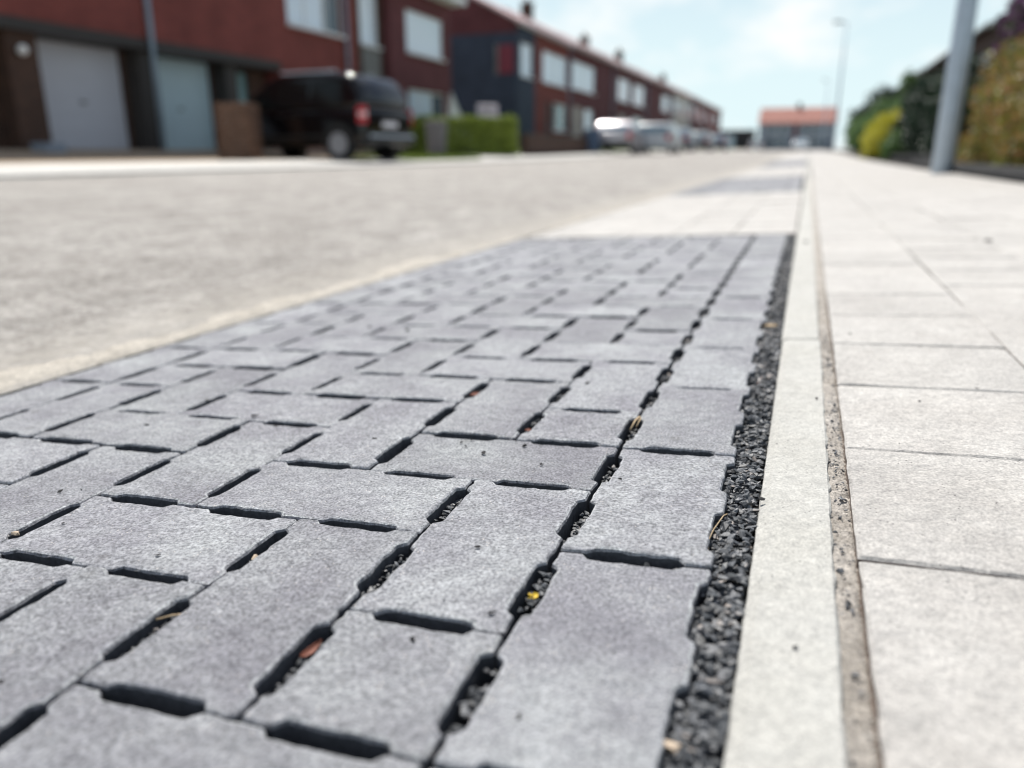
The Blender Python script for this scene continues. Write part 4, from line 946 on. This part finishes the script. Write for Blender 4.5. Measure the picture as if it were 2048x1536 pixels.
# ------------------------------------------------------------------ lamp posts
def lamp_post(x, y, h, r0, lab, arm=1.2):
    r_ = empty('street_lamp', (x, y, H(x, y)), label=lab, category='street lamp', group='galvanised street lamps along the right sidewalk')
    MB().tube([(0, 0, -.05), (0, 0, 1.2), (0, 0, h)], [r0, r0 * .93, r0 * .5], 20).build('pole', M_ZINC, r_, smooth=True)
    MB().box(-r0 * .25, r0 * .25, -r0 * 1.01, -r0 * .8, .5, .95).build('service_door', M_ZINC, r_)
    MB().tube([(0, 0, h), (-.1, 0, h + .12), (-arm, 0, h + .2)], [r0 * .5, r0 * .45, r0 * .35], 12).build('arm', M_ZINC, r_, smooth=True)
    MB().box(-arm - .5, -arm + .05, -.13, .13, h + .12, h + .27).build('lamp_head', M_GREYPANEL, r_, bevel=.04)
lamp_post(1.425, 8.75, 7.5, .104, 'thick grey galvanised lamp post standing at the sidewalk edge before the hedge')
lamp_post(1.72, 62, 8.3, .095, 'tall slim lamp post far along the street above the end house', .35)
lamp_post(1.85, 128, 9.5, .12, 'smallest and farthest lamp post seen against the sky', .35)

# ------------------------------------------------------------------ cars
def car(name, x, y, heading, L_, W_, low, top, paint, lab, cat, glass=None, wheel_r=.31, wheels=(.75, 3.3), group=None, pillars=(), dz=0.0, far=False, tint=None, bv=.055):
    """low: side outline of the body below the belt; top: greenhouse outline (x from tail to nose, z). Local +x is the nose."""
    r_ = empty(name, (x, y, H(x, y) + dz), heading, label=lab, category=cat)
    if group: r_['group'] = group
    w = W_ / 2; zb = max(z for _, z in low) if False else min(z for _, z in top)
    def off(z):
        t = max(0, z - zb) / (max(q for _, q in top) - zb); return w * (1 - .17 * t)
    for outline_, nm in ((low, 'body'), (top, 'cabin')):
        n = len(outline_); mb = MB(); mb.v = [(a, off(z) * 1.0, z) for a, z in outline_] + [(a, -off(z), z) for a, z in outline_]
        mb.f = [tuple(range(n)), tuple(range(2 * n - 1, n - 1, -1))] + [(i, n + i, n + (i + 1) % n, (i + 1) % n) for i in range(n)]
        mb.build(nm, paint, r_, bevel=bv, seg=4, smooth=True)
    G = glass or M_CARGLASS
    zt_ = max(z for _, z in top)
    def sidepoly(poly, nm, mat, parent, proud=.012):
        for s in (1, -1):
            mb = MB(); n = len(poly); mb.v = [(a, s * (off(z) + proud), z) for a, z in poly] + [(a, s * (off(z) - .03), z) for a, z in poly]
            mb.f = [tuple(range(n)), tuple(range(2 * n - 1, n - 1, -1))] + [(i, (i + 1) % n, n + (i + 1) % n, n + i) for i in range(n)]; mb.build(nm, mat, parent)
    def cross(p, q, ins, nm, mat, proud=.014):
        (xa, za), (xb, zb_) = p, q; nx, nz = (zb_ - za), -(xb - xa); l = math.hypot(nx, nz); sgn = -1 if nm == 'rear_window' else 1
        nx, nz = nx / l, nz / l
        if (nx > 0) != (sgn > 0): nx, nz = -nx, -nz
        mb = MB(); P_ = []
        for pr in (proud, -.03):
            for (xx, zz_) in ((xa, za), (xb, zb_)):
                for s in (1, -1): P_.append((xx + nx * pr, s * (off(zz_) - ins), zz_ + nz * pr))
        mb.v = P_; mb.f = [(0, 1, 3, 2), (4, 6, 7, 5), (0, 2, 6, 4), (1, 5, 7, 3), (0, 4, 5, 1), (2, 3, 7, 6)]; return mb.build(nm, mat, r_)
    tb = sorted(top, key=lambda q: q[0]); roofpts = [q for q in top if q[1] > zt_ - .12]; rx0, rx1 = min(q[0] for q in roofpts), max(q[0] for q in roofpts)
    bx0, bx1 = min(q[0] for q in top), max(q[0] for q in top)
    def lerp(a, b, t): return (a[0] + (b[0] - a[0]) * t, a[1] + (b[1] - a[1]) * t)
    rb, rt = (bx0, zb), min(roofpts, key=lambda q: q[0]); fb, ft = (bx1, zb), max(roofpts, key=lambda q: q[0])
    cross(lerp(rb, rt, .12), lerp(rb, rt, .84), .16, 'rear_window', G); cross(lerp(fb, ft, .10), lerp(fb, ft, .86), .14, 'windscreen', G)
    zl, zh = zb + .06, zt_ - .16
    xa0, xa1 = lerp(rb, rt, .3)[0] + .28, lerp(fb, ft, .3)[0] - .35
    cuts = [xa0] + [p for p in pillars] + [xa1]
    for i in range(len(cuts) - 1):
        a, b = cuts[i] + .05, cuts[i + 1] - .05; la = a; lb_ = b
        if i == len(cuts) - 2: sidepoly([(a, zl), (b + .25, zl), (b - .25, zh), (a, zh)], 'side_window', tint or G, r_)
        else: sidepoly([(a, zl), (b, zl), (b, zh), (a + (.08 if i == 0 else 0), zh)], 'side_window', tint or G, r_)
    for wx in wheels:
        for s in (1, -1):
            wh = MB().tube([(wx, s * (w - .20), wheel_r), (wx, s * (w + .015), wheel_r)], wheel_r, 24).build('wheel', M_RUBBER, r_, bevel=.02)
            MB().tube([(wx, s * (w + .005), wheel_r), (wx, s * (w + .03), wheel_r)], wheel_r * .68, 20).build('rim', M_ALLOY, wh)
            if not far: MB().tube([(wx, s * (w - .04), wheel_r + .02), (wx, s * (w + .006), wheel_r + .02)], wheel_r * 1.16, 24).build('wheel_arch', M_BLACKPLASTIC, r_)
    return r_, off, sidepoly
# the black van, nose towards the house
a = math.radians(5)
van, off, sp = car('parked_van', -7.74, 14.06, math.pi - a, 4.2, 1.70,
    [(.04, .30), (0, .50), (.02, .98), (2.8, .98), (3.75, .80), (3.9, .56), (3.88, .3), (3.6, .24), (.3, .24)],
    [(0.03, .96), (.07, 1.16), (.14, 1.36), (.25, 1.51), (.42, 1.595), (.7, 1.63), (1.5, 1.645), (2.1, 1.615), (2.4, 1.53), (3.15, .95)], M_BLACKPAINT,
    'black compact van parked nose in beside the house behind the brick pillar', 'van', wheels=(.62, 3.1), pillars=(1.3, 2.2), dz=.03, tint=M_TINT, bv=.10)
MB().box(-.07, .10, -.84, .84, .30, .50).build('bumper', M_BLACKPLASTIC, van, bevel=.04)
MB().box(-.082, -.071, -.78, .78, .44, .475).build('bumper_strip', M_ZINC, van)
for s in (1, -1):
    y0_, y1_ = (.73, .865) if s > 0 else (-.858, -.83)
    tl = MB().box(-.015, .17, y0_, y1_, .68, 1.0).build('tail_light', M_TAIL, van, bevel=.03)
    MB().box(-.022, .12, (y0_ + y1_) / 2 - .03, y1_ + .008 if s > 0 else y1_, .80, .89).build('lamp_band', M_TAILW, tl, bevel=.012)
pl = MB().box(-.022, -.004, -.26, .26, .62, .73).build('number_plate', M_PLATE, van, bevel=.004)
MB().box(-.04, .0, -.30, .30, .77, .80).build('handle', M_BLACKPLASTIC, van, bevel=.01)
MB().tube([(.8, 0, 1.62), (.62, 0, 1.80)], .008, 6).build('antenna', M_BLACKPLASTIC, van)
for s in (1, -1):
    MB().tube([(.75, s * .62, 1.655), (2.1, s * .62, 1.655)], .016, 8).build('roof_rail', M_ZINC, van)
    MB().box(2.75, 2.92, s * .90 - .09, s * .90 + .09, .95, 1.10).build('wing_mirror', M_BLACKPLASTIC, van, bevel=.03)
    MB().box(.9, 2.9, s * .862 - .012, s * .862 + .012, .42, .48).build('side_strip', M_BLACKPLASTIC, van)
    MB().box(1.9, 2.06, s * .862 - .02, s * .862 + .02, .83, .87).build('door_handle', M_BLACKPLASTIC, van)
    MB().box(3.76, 3.87, s * .62 - .16, s * .62 + .16, .62, .78).build('headlight', M_CARGLASS, van, bevel=.02)

HATCH_LOW = [(.03, .30), (0, .5), (.02, .92), (2.9, .92), (3.85, .74), (3.95, .5), (3.9, .26), (.2, .24)]
HATCH_TOP = [(.05, .90), (.35, 1.26), (.7, 1.37), (2.0, 1.37), (2.9, .90)]
VAN_LOW = [(.02, .32), (0, .5), (0, .9), (3.2, .9), (4.1, .76), (4.25, .55), (4.2, .3), (.2, .26)]
VAN_TOP = [(.01, .88), (.08, 1.32), (.25, 1.40), (2.3, 1.40), (3.2, .88)]
M_SILVERP = plain('silver pink car paint', (.42, .40, .42), .3, metal=.5, var=.03)
M_WHITEP = plain('white car paint', (.55, .58, .60), .25, var=.02)
M_BLUEP = plain('slate blue car paint', (.12, .16, .22), .3, var=.03)
M_GREYP = plain('grey car paint', (.22, .24, .26), .3, var=.03)
M_LILAC = plain('pale lilac plastic', (.62, .54, .64), .5)
M_BLUEGLASS = glassmat('blue grey car glass', (.16, .24, .30))
NORTH = math.pi / 2
CG = 'cars parked along the left kerb'
def simple(x, y, hd, kind, paint, lab, cat='car', tail=True, glass=M_BLUEGLASS):
    low, top = (HATCH_LOW, HATCH_TOP) if kind == 'h' else (VAN_LOW, VAN_TOP)
    c, _, _ = car('parked_car' if cat == 'car' else 'parked_van', x, y, hd, 4, 1.72, low, top, paint, lab, cat, glass=glass, wheels=(.7, 3.15), pillars=(1.5,), far=True, group=CG)
    MB().box(-.05, .05, -.82, .82, .28, .5).build('bumper', paint if kind == 'v' else M_BLACKPLASTIC, c, bevel=.03)
    for s in (1, -1):
        MB().box(-.03, .06, s * .70 - .11, s * .70 + .11, .62, .88).build('tail_light', M_TAIL, c, bevel=.02)
        MB().box(3.80, 3.93, s * .6 - .14, s * .6 + .14, .56, .70).build('headlight', M_CARGLASS, c, bevel=.02)
    MB().box(-.02, -.001, -.26, .26, .58, .70).build('number_plate', M_PLATE, c); return c
simple(-7.75, 33.6, NORTH + .05, 'h', M_SILVERP, 'silver hatchback parked at the left kerb beyond the blue bin')
simple(-6.75, 37.6, NORTH + .02, 'v', M_WHITEP, 'white square backed estate car parked beyond the silver hatchback')
simple(-7.7, 50, NORTH, 'h', M_BLUEP, 'slate blue hatchback parked just beyond the white estate car')
simple(-7.6, 60, NORTH, 'h', M_GREYP, 'grey hatchback farther up the left kerb after the slate blue one')
simple(-7.6, 72, NORTH, 'h', M_BLUEP, 'dark blue car farthest along the left kerb near the cream house')
simple(-6.6, 112, NORTH, 'v', M_WHITEP, 'small white car near the end of the left row of houses')
simple(-.9, 104, -NORTH, 'v', M_WHITEP, 'white car coming down the street in front of the end house')
tn = empty('garden_tent', (-10.75, 24.5, H(-10.75, 24.5)), .35, label='small white and teal peaked tent showing above the clipped hedge', category='tent')
MB().add([(-.55, -.5, 0), (.55, -.5, 0), (.55, .5, 0), (-.55, .5, 0), (-.3, -.4, 1.95), (-.3, .4, 1.95)], [(0, 1, 4), (0, 4, 5, 3), (3, 5, 2)]).build('canvas', M_WHITE, tn)
MB().add([(.55, -.5, 0), (.55, .5, 0), (-.29, .4, 1.96), (-.29, -.4, 1.96)], [(0, 1, 2, 3)]).build('side_panel', M_PANE3, tn)
mbx = empty('mail_box', (-9.9, 24.7, H(-9.9, 24.7)), .35, label='pale lilac box on a post showing just above the clipped hedge', category='mailbox')
MB().box(-.03, .03, -.03, .03, 0, 1.18).build('post', M_GREYPANEL, mbx); MB().box(-.34, .34, -.18, .18, 1.182, 1.58).build('box', M_LILAC, mbx, bevel=.03); MB().box(-.2, .2, -.19, -.181, 1.42, 1.46).build('slot', M_BLACKPLASTIC, mbx)
